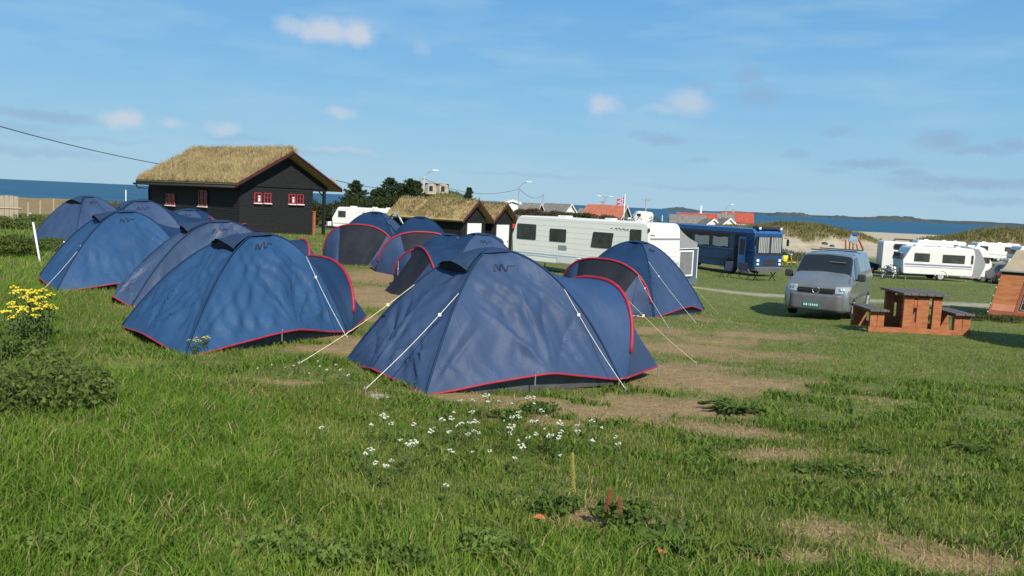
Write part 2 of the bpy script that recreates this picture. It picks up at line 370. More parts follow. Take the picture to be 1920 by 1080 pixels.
def mixc(f, a, b_):
    m = nd(nt, 'ShaderNodeMix', data_type='RGBA')
    if isinstance(f, float): m.inputs[0].default_value = f
    else: L.new(f, m.inputs[0])
    for idx, v in ((6, a), (7, b_)):
        if isinstance(v, tuple): m.inputs[idx].default_value = (*v, 1)
        else: L.new(v, m.inputs[idx])
    return m.outputs[2]
def attr(n): return nd(nt, 'ShaderNodeAttribute', attribute_name=n).outputs['Fac']
g = mixc(mrange(noise(.35), .38, .62), (.095,.145,.024), (.145,.185,.038))
g = mixc(mrange(noise(2.2), .42, .66), g, (.19,.165,.06))
g = mixc(mrange(noise(14), .45, .62), g, (.065,.088,.026))
g = mixc(mrange(noise(60, 3), .5, .7), g, (.16,.175,.065))
dr = mixc(mrange(noise(9), .4, .62), (.34,.225,.12), (.26,.175,.085))
dr = mixc(mrange(noise(45, 3), .5, .68), dr, (.13,.12,.05))
g = mixc(attr('dry'), g, dr)
g = mixc(attr('path'), g, mixc(mrange(noise(5), .4, .6), (.38,.34,.25), (.30,.27,.19)))
sand = mixc(mrange(noise(.5), .4, .6), (.50,.42,.30), (.42,.36,.26))
sand = mixc(mrange(noise(3, 4), .55, .7), sand, (.36,.31,.22))
mar = mixc(mrange(noise(.9, 7), .38, .6), (.10,.115,.035), (.24,.19,.085))
mar = mixc(mrange(noise(.16, 3), .45, .6), mar, (.27,.19,.10))
g = mixc(attr('sand'), g, mixc(attr('veg'), sand, mar))
L.new(g, b.inputs['Base Color'])
bp = nd(nt, 'ShaderNodeBump'); bp.inputs['Strength'].default_value = .7; bp.inputs['Distance'].default_value = .03
L.new(noise(22, 6), bp.inputs['Height']); L.new(bp.outputs[0], b.inputs['Normal'])
M['ground'] = gm
go = rawmesh('ground', V, T3, 'ground', None, Q, smooth=True)
for nme, arr in (('dry', dm), ('path', pm_), ('sand', sm), ('veg', veg)):
    a_ = go.data.attributes.new(nme, 'FLOAT', 'POINT'); a_.data.foreach_set('value', arr.astype(np.float32))
tag(go, None, None, kind='structure')

# --- sea
m = bpy.data.materials.new('sea_water'); m.use_nodes = True; nt = m.node_tree; L = nt.links; b = nt.nodes['Principled BSDF']
tc = nd(nt, 'ShaderNodeTexCoord')
b.inputs['Roughness'].default_value = .45; b.inputs['Specular IOR Level'].default_value = .22
c = mixc(mrange(noise(.05, 6, (1, 2.2, 1)), .4, .62), (.010,.060,.118), (.018,.086,.152))
c = mixc(mrange(noise(.006, 5, (.5, 3, 1)), .45, .6), c, (.022,.098,.165))
L.new(c, b.inputs['Base Color'])
bp = nd(nt, 'ShaderNodeBump'); bp.inputs['Strength'].default_value = 1; bp.inputs['Distance'].default_value = 1.2
L.new(noise(.35, 6), bp.inputs['Height']); L.new(bp.outputs[0], b.inputs['Normal'])
M['sea'] = m
SEAZ = -5.4
ang = np.linspace(0, 2*pi, 97)[:-1]; rr = np.array([1., 60, 300, 1500, 8000, 60000])
V = np.array([(r*math.sin(a), r*math.cos(a), SEAZ) for r in rr for a in ang]); n = 96
Q = [(j*n+i, (j+1)*n+i, (j+1)*n+(i+1) % n, j*n+(i+1) % n) for j in range(len(rr)-1) for i in range(n)]
tag(rawmesh('sea', V, None, 'sea', None, Q), None, None, kind='structure')

# --- far islands (real hills standing in the sea kilometres out)
def island(px0, px1, dist, hpx, seed, taper=.25, base=SEAZ-1):
    x0 = at(px0, 400, dist).x; x1 = at(px1, 400, dist).x; W = x1-x0; nu, nv = 90, 14
    hm = hpx*dist/FPX-SEAZ*0
    us = np.linspace(0, 1, nu+1); vs = np.linspace(-1, 1, nv+1); U, Vv = np.meshgrid(us, vs)
    e = np.clip(np.minimum(U, 1-U)/taper, 0, 1)**.6*np.sqrt(np.clip(1-Vv**2, 0, 1))
    z = base+e*(1+hm*(.78+.22*vnoise(U*W, Vv*3, W/14, seed)+.10*vnoise(U*W, Vv*5, W/45, seed+1))+4.5)
    P = np.stack([x0+U*W, dist+Vv*W*.12, z], -1).reshape(-1, 3)
    i, j = np.meshgrid(np.arange(nu), np.arange(nv)); Q = np.stack([j*(nu+1)+i, j*(nu+1)+i+1, (j+1)*(nu+1)+i+1, (j+1)*(nu+1)+i], -1).reshape(-1, 4)
    tag(rawmesh('island', P, None, 'island', None, Q, smooth=True), None, None, kind='structure')
island(1440, 1528, 3600, 6.5, 1)
island(1555, 1600, 3900, 4.5, 2)
island(1605, 1760, 3700, 9, 3, .35)
island(1700, 2100, 4200, 5, 4, .15)
island(1238, 1312, 9000, 6, 5, .4)
island(1330, 1700, 6500, 2.5, 7, .1)

# ------------------------------------------------------------------ camera, sun, sky
cam = bpy.data.cameras.new('camera'); co = bpy.data.objects.new('camera', cam); COL.objects.link(co)
cam.sensor_width = 36; cam.lens = 36*FPX/1920; cam.clip_end = 100000; cam.clip_start = .05
co.matrix_world = Matrix(((CR.x, CU.x, -CF.x, 0), (CR.y, CU.y, -CF.y, 0), (CR.z, CU.z, -CF.z, CAMZ), (0, 0, 0, 1)))
sc.camera = co
SUN_EL = R_(38); SUN_AZ = atan2(.36, -.93)         # azimuth from +Y towards +X: right and behind the viewer
sd = Vector((sin(SUN_AZ)*cos(SUN_EL), cos(SUN_AZ)*cos(SUN_EL), sin(SUN_EL)))
sl = bpy.data.lights.new('sun', 'SUN'); sl.energy = 5.0; sl.angle = R_(.5); sl.color = (1, .93, .82)
so = bpy.data.objects.new('sun', sl); COL.objects.link(so); so.rotation_euler = sd.to_track_quat('Z', 'Y').to_euler()
w = bpy.data.worlds.new('World'); sc.world = w; w.use_nodes = True; nt = w.node_tree; L = nt.links
bg = nt.nodes['Background']; bg.inputs['Strength'].default_value = .078
sk = nd(nt, 'ShaderNodeTexSky', sky_type='NISHITA'); sk.sun_disc = False; sk.sun_elevation = SUN_EL; sk.sun_rotation = SUN_AZ
sk.altitude = 0; sk.air_density = 1.0; sk.dust_density = .3; sk.ozone_density = 3.0
tc = nd(nt, 'ShaderNodeTexCoord')
tint = nd(nt, 'ShaderNodeMix', data_type='RGBA', blend_type='MULTIPLY'); tint.inputs[0].default_value = 1
tint.inputs[7].default_value = (.92, 1.06, 1.18, 1); L.new(sk.outputs[0], tint.inputs[6]); skyc = tint.outputs[2]
sep = nd(nt, 'ShaderNodeSeparateXYZ'); nv = nd(nt, 'ShaderNodeVectorMath', operation='NORMALIZE'); L.new(tc.outputs['Generated'], nv.inputs[0]); L.new(nv.outputs[0], sep.inputs[0])
def mth(op, a, b_=None):
    n = nd(nt, 'ShaderNodeMath', operation=op)
    for i_, v in enumerate((a, b_)):
        if v is None: continue
        if isinstance(v, (int, float)): n.inputs[i_].default_value = v
        else: L.new(v, n.inputs[i_])
    return n.outputs[0]
azn = mth('ARCTAN2', sep.outputs[0], sep.outputs[1]); eln = mth('ARCSINE', sep.outputs[2])
cv = nd(nt, 'ShaderNodeCombineXYZ'); L.new(azn, cv.inputs[0]); L.new(eln, cv.inputs[1])
wn = nd(nt, 'ShaderNodeTexNoise'); wn.inputs['Scale'].default_value = 34; wn.inputs['Detail'].default_value = 9; wn.inputs['Roughness'].default_value = .68; L.new(cv.outputs[0], wn.inputs['Vector'])
wv = nd(nt, 'ShaderNodeVectorMath', operation='MULTIPLY_ADD'); L.new(wn.outputs['Color'], wv.inputs[0]); wv.inputs[1].default_value = (.046, .020, 0); L.new(cv.outputs[0], wv.inputs[2])
CL = [ # px, py, half width, half height, strength ; light clouds
 (555,48,34,14,.5),(610,58,46,20,.75),(668,64,34,20,.8),(232,222,36,15,.7),(326,230,20,10,.45),(418,242,26,11,.5),(640,212,24,11,.5),
 (1131,197,30,17,.6),(1292,193,36,22,.5),(1240,205,34,8,.3),(785,92,16,9,.2),(640,284,62,6,.3)]
CD = [ # grey thin clouds
 (1425,180,36,20,.34),(1405,140,28,13,.30),(1312,160,30,10,.22),(1248,262,40,9,.38),(1200,252,26,5,.25),(1566,246,26,7,.3),(1765,264,34,16,.42),(1830,282,52,8,.4),(1905,272,26,9,.4),
 (1488,290,22,8,.28),(1636,307,66,8,.42),(1705,327,26,8,.36),(1820,343,120,10,.42),(1740,350,60,8,.3),(80,218,80,10,.38),(30,240,70,8,.22),(150,262,110,5,.16),(1000,330,130,4,.16),(1320,352,130,5,.16),
 (60,285,110,8,.22),(590,285,90,5,.2),(1870,378,90,7,.26),(1310,300,18,6,.2),(1560,318,30,5,.2),(450,260,60,5,.2)]
def cloudmask(lst):
    acc = None
    for px, py, hw, hh, st in lst:
        d = ray(px, py).normalized(); a0 = atan2(d.x, d.y)+.023; e0 = math.asin(d.z)+.010
        s = nd(nt, 'ShaderNodeVectorMath', operation='SUBTRACT'); L.new(wv.outputs[0], s.inputs[0]); s.inputs[1].default_value = (a0, e0, 0)
        m_ = nd(nt, 'ShaderNodeVectorMath', operation='MULTIPLY'); L.new(s.outputs[0], m_.inputs[0]); m_.inputs[1].default_value = (FPX/hw/1.25, FPX/hh/1.25, 0)
        l_ = nd(nt, 'ShaderNodeVectorMath', operation='LENGTH'); L.new(m_.outputs[0], l_.inputs[0])
        r_ = nd(nt, 'ShaderNodeMapRange', interpolation_type='SMOOTHSTEP'); L.new(l_.outputs['Value'], r_.inputs['Value'])
        r_.inputs['From Min'].default_value = 1.25; r_.inputs['From Max'].default_value = .25; r_.inputs['To Max'].default_value = st*(1.55 if lst is CD else 1.1)
        acc = r_.outputs[0] if acc is None else mth('MAXIMUM', acc, r_.outputs[0])
    return acc
def mixw(f, a, col):
    m_ = nd(nt, 'ShaderNodeMix', data_type='RGBA'); L.new(f, m_.inputs[0]); L.new(a, m_.inputs[6]); m_.inputs[7].default_value = (*col, 1); return m_.outputs[2]
# faint cirrus veil
ci = nd(nt, 'ShaderNodeTexNoise'); ci.inputs['Scale'].default_value = 7; ci.inputs['Detail'].default_value = 7
cm = nd(nt, 'ShaderNodeMapping'); cm.inputs['Scale'].default_value = (1, 5, 1); cm.inputs['Rotation'].default_value = (0, 0, -.12); L.new(cv.outputs[0], cm.inputs[0]); L.new(cm.outputs[0], ci.inputs['Vector'])
cr = nd(nt, 'ShaderNodeMapRange'); cr.inputs['From Min'].default_value = .45; cr.inputs['From Max'].default_value = .8; cr.inputs['To Max'].default_value = .5; L.new(ci.outputs['Fac'], cr.inputs['Value'])
rmp = nd(nt, 'ShaderNodeValToRGB'); er = rmp.color_ramp
for k_, (p_, c_) in enumerate([(0, (4.2, 6.5, 8.2)), (.06, (3.4, 6.1, 8.3)), (.14, (2.45, 5.45, 8.6)), (.27, (1.5, 4.3, 8.3)), (.5, (1.7, 3.4, 6.2)), (1, (1.5, 2.7, 4.6))]):
    e_ = er.elements[k_] if k_ < 2 else er.elements.new(p_)
    e_.position = p_; e_.color = (*[v/10 for v in c_], 1)
L.new(sep.outputs[2], rmp.inputs[0])
sc10 = nd(nt, 'ShaderNodeVectorMath', operation='SCALE'); L.new(rmp.outputs[0], sc10.inputs[0]); sc10.inputs['Scale'].default_value = 10
mx_ = nd(nt, 'ShaderNodeMix', data_type='RGBA'); mx_.inputs[0].default_value = .9; L.new(skyc, mx_.inputs[6]); L.new(sc10.outputs[0], mx_.inputs[7]); skyc = mx_.outputs[2]
skyc = mixw(cr.outputs[0], skyc, (4.6, 6.9, 8.6))
skyc = mixw(cloudmask(CD), skyc, (3.1, 4.75, 6.9))
skyc = mixw(cloudmask(CL), skyc, (6.7, 7.3, 8.4))
L.new(skyc, bg.inputs['Color'])
sc.view_settings.view_transform = 'Standard'; sc.view_settings.look = 'None'; sc.view_settings.exposure = .22; sc.view_settings.gamma = 1
sc.cycles.use_denoising = True
sc.cycles.max_bounces = 6; sc.cycles.transparent_max_bounces = 6
# ================================================================== TENTS
def make_tent(cs, H, seed, nose=.92, Ha=.76, lean=.20, hot=1.0, fabric='tent', roofm='tent_navy', nu=44, nv=40, brand=False, slump=0, crease=1.0, exl=1.85, exr=2.15):
    """cs: base corners A,B,C,E (local xy, apex above 0,0). Porch grows from side C-E."""
    r = random.Random(seed)
    A, B, C, E = [Vector((c[0], c[1], 0)) for c in cs]
    root = thing('dome_tent', None, 'tent', (0, 0, 0))
    def pole(c, s):
        e_ = exl if (c is A or c is B) else exr
        return Vector((c.x*s, c.y*s, H*(1-s**e_)+.03))
    xh = ((C-B)+(E-A)).normalized(); yh = Vector((-xh.y, xh.x, 0))
    def panel(c1, c2, sd, bulge=.17, hem=.0, off=0, mid=.5, amp=1.0):
        L = (c2-c1).length; n = Vector(((c2-c1).y, -(c2-c1).x, 0)).normalized()
        if n.dot((c1+c2)/2) < 0: n = -n
        slant = sqrt(((c1+c2)/2).length**2+H*H); rr = random.Random(sd)
        folds = [(rr.choice([0, mid, 1]), rr.uniform(.15, .85) if k > 5 else .12+.13*k, rr.uniform(.02, .055), rr.uniform(.45, .95), rr.choice([-1, 1, 1])*rr.uniform(.5, 1)) for k in range(26)]
        ph = [rr.uniform(0, 9) for _ in range(8)]
        nn = (n*.8+Vector((0, 0, .6))).normalized()
        def f(u, s):
            p = pole(c1, s).lerp(pole(c2, s), u)
            tri = 1-abs(u-mid)/(mid if u < mid else 1-mid)
            arch4 = 4*u*(1-u)
            o = bulge*tri**1.15*s**3-.05*L/2*arch4*sin(pi*min(1, s*1.02))*(1-.5*tri)
            p.z += hem*max(0, s-.8)/.2*max(0, sin(pi*u))**1.5
            X = (u-.5)*L*s; Y = (1-s)*slant
            wv = 0
            edge = min(1, 9*min(u, 1-u)*s)*min(1, (1-s)*12+.25)*min(1, s*5)
            for src, th, wd, ln, a in folds:
                dx = X-(src-.5)*L; dy = Y+.02; rad = sqrt(dx*dx+dy*dy)
                t = atan2(dy, dx)/pi; q = (t-th)/wd*(.35+rad)
                if abs(q) < 2.5: wv += a*math.exp(-abs(q)*5.5)*math.exp(-(rad/ln)**2)*min(1, rad*4)*.019
            wv += .007*sin(7*X+5*Y+ph[0]+1.5*sin(3*Y+ph[1]))*sin(5*Y-3*X+ph[2])
            wv += .0035*sin(19*X-8*Y+ph[3]+2*sin(5*X+ph[4]))*cos(11*Y+ph[5])
            wv += .0022*sin(34*X+21*Y+ph[6]+2*sin(9*Y))*(.5+.5*sin(4*X+6*Y+ph[7]))
            if slump: p.z -= slump*arch4*sin(pi*s)*.1
            return p+nn*(o+crease*wv*edge*1.6+off)
        return f
    pan = {}
    for key, (c1, c2, hem) in {'AB': (A, B, .02), 'BC': (B, C, .05), 'EA': (E, A, .05)}.items():
        pan[key] = panel(c1, c2, seed*7+ord(key[0]), hem=hem, mid=r.uniform(.52, .60))
        mb = MB(); mb.grid(lambda u, v, f=pan[key]: f(u, .02+.98*v), nu, nv); mb.build('side_panel', fabric, root, smooth=True)
    # apex cap, dark
    mb = MB()
    def cap(u, v):
        a = 2*pi*u; d = Vector((cos(a), sin(a), 0)); best = None
        s = .012+.15*v
        # blend corners by angle
        ks = sorted([(atan2(c.y, c.x) % (2*pi), c) for c in (A, B, C, E)], key=lambda t: t[0]); aa = a % (2*pi)
        for q in range(4):
            a0, c0 = ks[q]; a1, c1 = ks[(q+1) % 4]; w_ = (a1-a0) % (2*pi); t = (aa-a0) % (2*pi)
            if t <= w_: return pole(c0, s).lerp(pole(c1, s), t/w_)+Vector((0, 0, .014))
        return pole(A, s)
    mb.grid(cap, 32, 4); mb.build('apex_cap', 'tent_cap', root, smooth=True)
    # vent: dark opening under a raised hood on panel AB
    f = pan['AB']; nAB = Vector(((B-A).y, -(B-A).x, 0)).normalized()
    if nAB.dot((A+B)/2) < 0: nAB = -nAB
    up = Vector((0, 0, 1))
    def hood(u, v):
        uu = .04+.92*u; s = .03+.33*v; k = sin(pi*u)**.8
        return f(uu, s)+nAB*(.02+.02*v)+up*(.012+.095*k*v**1.5)+nAB*.07*k*v
    mb = MB(); mb.grid(hood, 18, 8); mb.build('vent_hood', 'tent_cap', root, smooth=True)
    def vo(u, v):
        return (f(.04+.92*u, .37)+nAB*.012+up*.006).lerp(hood(u, .93), v)
    mb = MB(); mb.grid(vo, 18, 3); mb.build('vent_opening', 'black', root, smooth=True)
    # pole sleeves
    for c in (A, B, C, E):
        mb = MB(); mb.tube([pole(c, .02+.98*i/22)+Vector((c.x, c.y, 0)).normalized()*.004+up*.006 for i in range(23)], .011, 6)
        mb.build('pole_sleeve', 'tent_navy', root, smooth=True)
    # porch
    F1 = C+xh*.10+yh*0; F2 = E+xh*.10; mid = (F1+F2)/2; hw = (F2-F1)/2
    HA = H*Ha
    def arch(t):
        c_, s_ = -cos(pi*t), sin(pi*t)
        cx = math.copysign(abs(c_)**.80, c_); sz = max(0, s_)**.80
        return mid+hw*cx+xh*(lean*s_)+up*(HA*sz+.02)
    def edge(t):
        s = abs(1-2*t); return pole(C if t < .5 else E, max(s, .03))
    ph1 = r.uniform(0, 6)
    def roof(u, v):
        t = u; p = edge(t).lerp(arch(t), v); k = sin(pi*t)*sin(pi*v)
        return p-up*(.10*k)+up*(.012*sin(9*t+5*v+ph1)*k)+xh*(.016*sin(16*t-7*v+ph1)*k)+yh*(.01*sin(9*v+13*t+ph1)*k)
    mb = MB(); mb.grid(roof, 56, 20); mb.build('porch_roof', roofm, root, smooth=True)
    N1 = mid+xh*nose-hw.normalized()*.34; N2 = mid+xh*nose+hw.normalized()*.34
    def basep(t):
        if t < .32: return F1.lerp(N1, t/.32)
        if t > .68: return N2.lerp(F2, (t-.68)/.32)
        return N1.lerp(N2, (t-.32)/.36)
    def front(t, v):
        p = arch(t).lerp(basep(t)+up*.035, v); k = sin(pi*v)*sin(pi*t)
        return p-xh*(.06*k)+xh*.014*k*sin(22*t+6*v+ph1)+xh*.008*k*sin(47*t+3*v)
    for t0, t1, nme, mm in ((0, .36, 'front_wing', fabric), (.36, .74, 'door_panel', 'tent_grey'), (.74, 1, 'front_wing', fabric)):
        mb = MB(); mb.grid(lambda u, v: front(t0+(t1-t0)*u, v), 22, 18); mb.build(nme, mm, root, smooth=True)
    # red arch band with a drip lip
    mb = MB(); mb.tube([arch(i/48)+up*.012+xh*.005 for i in range(3, 46)], .021, 8); mb.build('arch_piping', 'red', root, smooth=True)
    # hem piping
    mb = MB()
    for key in ('AB', 'BC', 'EA'): mb.tube([pan[key](i/30, 1)+Vector((0, 0, .0)) for i in range(31)], .0105, 6)
    mb.tube([basep(i/30)+up*.035 for i in range(31)], .0105, 6); mb.tube([C+up*.035, F1+up*.035], .0105, 6); mb.tube([E+up*.035, F2+up*.035], .0105, 6)
    mb.build('hem_piping', 'red', root, smooth=True)
    # groundsheet tub, inset
    ring = [A, B, C, E]; cen = (A+B+C+E)/4; mb = MB(); vs = []
    for c in ring: vs.append(cen+(c-cen)*.965-up*.03)
    for c in ring: vs.append(cen+(c-cen)*.93+up*.15)
    vsub = []; 
    def tub(u, v):
        q = u*4; k_ = min(3, int(q)); t = q-k_
        a = vs[k_].lerp(vs[(k_+1) % 4], t); b_ = vs[4+k_].lerp(vs[4+(k_+1) % 4], t)
        p = a.lerp(b_, v); return p+(p-cen).normalized()*.012*sin(21*q+3*v)*sin(pi*v)
    mb.grid(tub, 64, 4); mb.build('groundsheet', 'sheet', root, smooth=True)
    # printed mark
    strokes = [[(0,.1),(.09,.86),(.13,.84),(.10,.1)], [(.13,.9),(.23,.12),(.30,.20),(.20,.92)], [(.26,.15),(.38,.98),(.43,.9),(.33,.12)], [(.42,.92),(.52,.05),(.60,.16),(.49,.95)],
               [(.55,.02),(.64,.18),(.76,.74),(.68,.62)], [(.68,.62),(.76,.74),(1.0,.62),(.97,.50)]]
    for key in ('BC', 'EA'):
        f = panel(*((B, C) if key == 'BC' else (E, A)), seed*7+ord(key[0]), hem=.05, off=.006, mid=.5); f0 = pan[key]
        L = ((C-B) if key == 'BC' else (A-E)).length; nBC = f0(.5, .3)
        n_ = Vector(((C-B).y, -(C-B).x, 0)).normalized()*(1 if key == 'BC' else -1); n_ = (n_*.8+up*.6).normalized()
        mb = MB(); s0, wd, hh = .335, .27, .115
        for st in strokes:
            def q(u, v, st=st):
                a = Vector(st[0]).lerp(Vector(st[1]), v); b_ = Vector(st[3]).lerp(Vector(st[2]), v); p = a.lerp(b_, u)
                s = s0-hh*(p.y-.5)/H*1.0; uu = .5+(p.x-.5)*wd/(L*s)
                return f0(uu, s)+n_*.007
            mb.grid(q, 3, 8)
        mb.build('logo_mark', 'logo', root)
    if brand:
        f0 = pan['EA']; mb = MB(); n_ = -Vector(((C-B).y, -(C-B).x, 0)).normalized(); n_ = (n_*.8+up*.6).normalized()
    root['_'] = 0; del root['_']
    info = dict(root=root, pole=pole, A=A, B=B, C=C, E=E, arch=arch, front=front, pan=pan, basep=basep, xh=xh, yh=yh, mid=mid, H=H)
    return info
def w2l(root, p):
    return (Matrix.Translation(root.location) @ Matrix.Rotation(root.rotation_euler.z, 4, 'Z') @ Matrix.Diagonal((*root.scale, 1))).inverted() @ Vector(p)
def add_guy(root, p_loc, peg_world, mm='rope', r=.0033, tab=True):
    pw = Vector(peg_world); pw.z = gz(pw.x, pw.y)
    q = w2l(root, pw+Vector((0, 0, .05))); g0 = w2l(root, pw-Vector((0, 0, .04))); g1 = w2l(root, pw+Vector((0, 0, .07)))
    sc_ = root.scale.x; pts = [Vector(p_loc).lerp(q, i/8)-Vector((0, 0, .03*sin(pi*i/8))) for i in range(9)]
    mb = MB(); mb.tube(pts, r/sc_, 5)
    k = pts[2]; mb.box(k, (.03, .012, .03)); mb.build('guy_rope', mm, root, smooth=False)
    mb = MB(); mb.tube([g0, g1], .006/sc_, 6); mb.tube([g1, g1+(Vector(p_loc)-g1).normalized()*-.03], .005/sc_, 6); mb.build('tent_peg', 'steel', root)
def peg(root, ploc):
    mb = MB(); p = Vector(ploc); mb.tube([p+Vector((0, 0, .04)), p+Vector((0, 0, -.1))], .007, 6); mb.tube([p+Vector((0, 0, .035)), p+Vector((0, 0, .035))*1.0+p.normalized()*.03], .006, 5)
    mb.build('tent_peg', 'steel', root)
TENTS = []
def seat(root, x, y, dz=0):
    # keep base level on the slope: rest on the mean of the ground
    root.location = (x, y, gz(x, y)+dz)
GT = 'blue dome tents pitched in rows'
def tilt(root, rad=1.0):
    """lean the whole tent with the slope below it"""
    x, y, _ = root.location
    gx = (gz(x+rad, y)-gz(x-rad, y))/(2*rad); gy = (gz(x, y+rad)-gz(x, y-rad))/(2*rad)
    n = Vector((-gx, -gy, 1)).normalized(); q = Vector((0, 0, 1)).rotation_difference(n)
    root.rotation_mode = 'QUATERNION'
    from mathutils import Quaternion
    root.rotation_quaternion = q @ Quaternion((0, 0, 1), root.rotation_euler.z)
def P2(px, py): g = G(px, py); return Vector((g.x, g.y, 0))

# hero tents from the four corners where they stand
def hero(pa, pb, pc, H, seed, label, fabric, shift=.1, **kw):
    a, b_, c = P2(*pa), P2(*pb), P2(*pc); e = a+c-b_; cen = (a+c)/2+(c-b_)*shift
    t = make_tent([(q-cen)[:2] for q in (a, b_, c, e)], H, seed, fabric=fabric, nu=80, nv=64, **kw)
    r = t['root']; r['label'] = label; r['group'] = GT; r.location = (cen.x, cen.y, np.mean([gz(q.x, q.y) for q in (a, b_, c, e)]))
    print('HERO', label[:30], 'centre', tuple(round(v, 2) for v in r.location), 'AB', round((a-b_).length, 2), 'BC', round((c-b_).length, 2)); return t
t1 = hero((645,676), (798,738), (1160,728), 1.31, 1, 'nearest blue dome tent, with dark zigzag mark and red hem, in the middle foreground', 'tent', crease=2.1, roofm='tent_mid', shift=.03, exl=1.78, exr=2.1, nose=.88)
r = t1['root']
add_guy(r, t1['pole'](t1['B'], .50), P2(685,740)); add_guy(r, t1['pole'](t1['C'], .55), P2(1172,738)); add_guy(r, t1['pole'](t1['A'], .52), P2(562,690), 'rope_y')
add_guy(r, t1['arch'](.32), P2(1305,688), 'rope_y')
for q in (t1['A'], t1['B'], t1['C'], t1['pan']['BC'](.5, 1), t1['basep'](.32)): peg(r, q)
t2 = hero((228,614), (345,666), (650,630), 1.19, 2, 'bright blue creased dome tent left of the nearest tent, yellow flowers at its hem', 'tent_b', crease=2.9, shift=.15, exl=2.0, exr=2.4, nose=.92, lean=.14, Ha=.72)
r = t2['root']
add_guy(r, t2['pole'](t2['B'], .52), P2(325,632)); add_guy(r, t2['pole'](t2['A'], .55), P2(252,620)); add_guy(r, t2['pole'](t2['C'], .52), P2(650,640))
for q in (t2['A'], t2['B'], t2['C'], t2['pan']['BC'](.5, 1)): peg(r, q)
t4 = hero((74,520), (105,548), (372,542), 1.30, 4, 'blue dome tent with a zigzag mark behind the leaning white stake', 'tent_b', shift=.06, exl=1.9, exr=2.2, crease=1.5)
r = t4['root']
add_guy(r, t4['pole'](t4['B'], .5), P2(82,548)); add_guy(r, t4['pole'](t4['A'], .55), P2(52,505)); add_guy(r, t4['pan']['BC'](.78, .62), P2(110,541))
t3 = hero((208,562), (246,576), (560,566), 1.27, 3, 'dull blue dome tent squeezed between the creased tent and the one by the stake', 'tent_g', shift=.06, exl=1.9, crease=1.8)
# standard tent, copied
st = make_tent([(-1.05, 1.05), (-1.05, -1.05), (1.05, -1.05), (1.05, 1.05)], 1.36, 11, nu=36, nv=30)
for q in ('A', 'B', 'C', 'E'):
    c = st[q]; d = c.normalized(); peg(st['root'], c)
def place(x, y, deg, s, label, first=False, dz=0):
    r = st['root'] if first else copy_tree(st['root'])
    r.rotation_euler = (0, 0, R_(deg)); r.scale = (s, s, s); seat(r, x, y, dz); r['label'] = label; r['group'] = GT
    return r
def pxy(px, d): return ((px-960)/FPX*d, d)
x, y = pxy(1192, 18.2); r11 = place(x, y, -128, 1.05, 'blue dome tent right of the nearest one, black mesh door, in front of the caravan', True)
x, y = pxy(700, 26.5); place(x, y, -100, 1.12, 'blue dome tent with grey door, farthest back, before the small white caravan')
x, y = pxy(782, 23.5); r8 = place(x, y, -80, 1.10, 'blue dome tent with red arch, third back beside the trodden earth')
x, y = pxy(838, 19.8); r9 = place(x, y, -105, .88, 'low blue dome tent with charcoal door, just behind the nearest tent')
x, y = pxy(898, 17.8); place(x, y, -160, .96, 'blue dome tent peeping over the top of the nearest tent, against the white caravan')
x, y = pxy(262, 19.5); place(x, y, 28, 1.10, 'blue dome tent half hidden behind the tent by the stake, dark vents on top')
x, y = pxy(352, 22); place(x, y, 5, 1.0, 'low blue dome tent showing only its roof under the turf cabin wall')
x, y = pxy(158, 27.0); place(x, y, 60, 1.10, 'blue dome tent farthest left, alone on the rough grass by the plank fence')
x, y = pxy(430, 16.0); 
for q, pp in ((st['pole'](st['A'], .5), (1345,590)), (st['pole'](st['E'], .52), (1306,612)), (st['arch'](.74), (1255,622))): add_guy(r11, q, P2(*pp))
# guy ropes seen crossing the trodden earth
add_guy(r8, st['pole'](st['C'], .5), P2(800,520)); add_guy(r9, st['arch'](.2), P2(745,548), 'rope_y')
# brand strip on the right-hand tent: white lettering along the hem of its front wing
cu = bpy.data.curves.new('brand_lettering', 'FONT'); cu.body = 'Coleman'; cu.size = .105; cu.extrude = .001; cu.offset = .004
fo = bpy.data.objects.new('brand_lettering', cu); COL.objects.link(fo)
dg = bpy.context.evaluated_depsgraph_get(); me = bpy.data.meshes.new_from_object(fo.evaluated_get(dg)); bpy.data.objects.remove(fo)
mb = MB(); fr = st['front']
xs = [v.co.x for v in me.vertices]; x0, x1 = min(xs), max(xs)
def onfront(x_, y_): return fr(.955-.12*(x_-x0)/(x1-x0), .93-y_*.95)+st['xh']*.012+st['yh']*.012
mb.add([onfront(v.co.x, v.co.y) for v in me.vertices], [tuple(p.vertices) for p in me.polygons]); mb.build('brand_lettering', 'white', r11)
mb = MB(); mb.grid(lambda u, v: fr(.96-.13*u, .96-.13*v)+st['xh']*.005+st['yh']*.006, 6, 3); mb.build('brand_strip', 'logo', r11)

# towel thrown over the back tent
x, y = pxy(736, 25.6); zt = CAMZ-(404-368)*25.6/FPX
mb = MB(); mb.grid(lambda u, v: (.36*(u-.5)+.02*sin(9*v), .22*(v-.5), .10-.55*abs(u-.45)**1.4+.03*sin(11*u+5*v)), 14, 8); tw = mb.build('towel', 'childblue', smooth=True); tw.location = (x, y, zt); tag(tw, 'crumpled blue and white towel drying on top of the back tent', 'towel')
mb = MB(); mb.grid(lambda u, v: (.14+.12*u, .24*(v-.5), .105-.55*abs(.39+.33*u+.5-.45)**1.4+.03*sin(5*v)+.03), 6, 8); q_ = mb.build('stripe', 'white', tw, smooth=True)
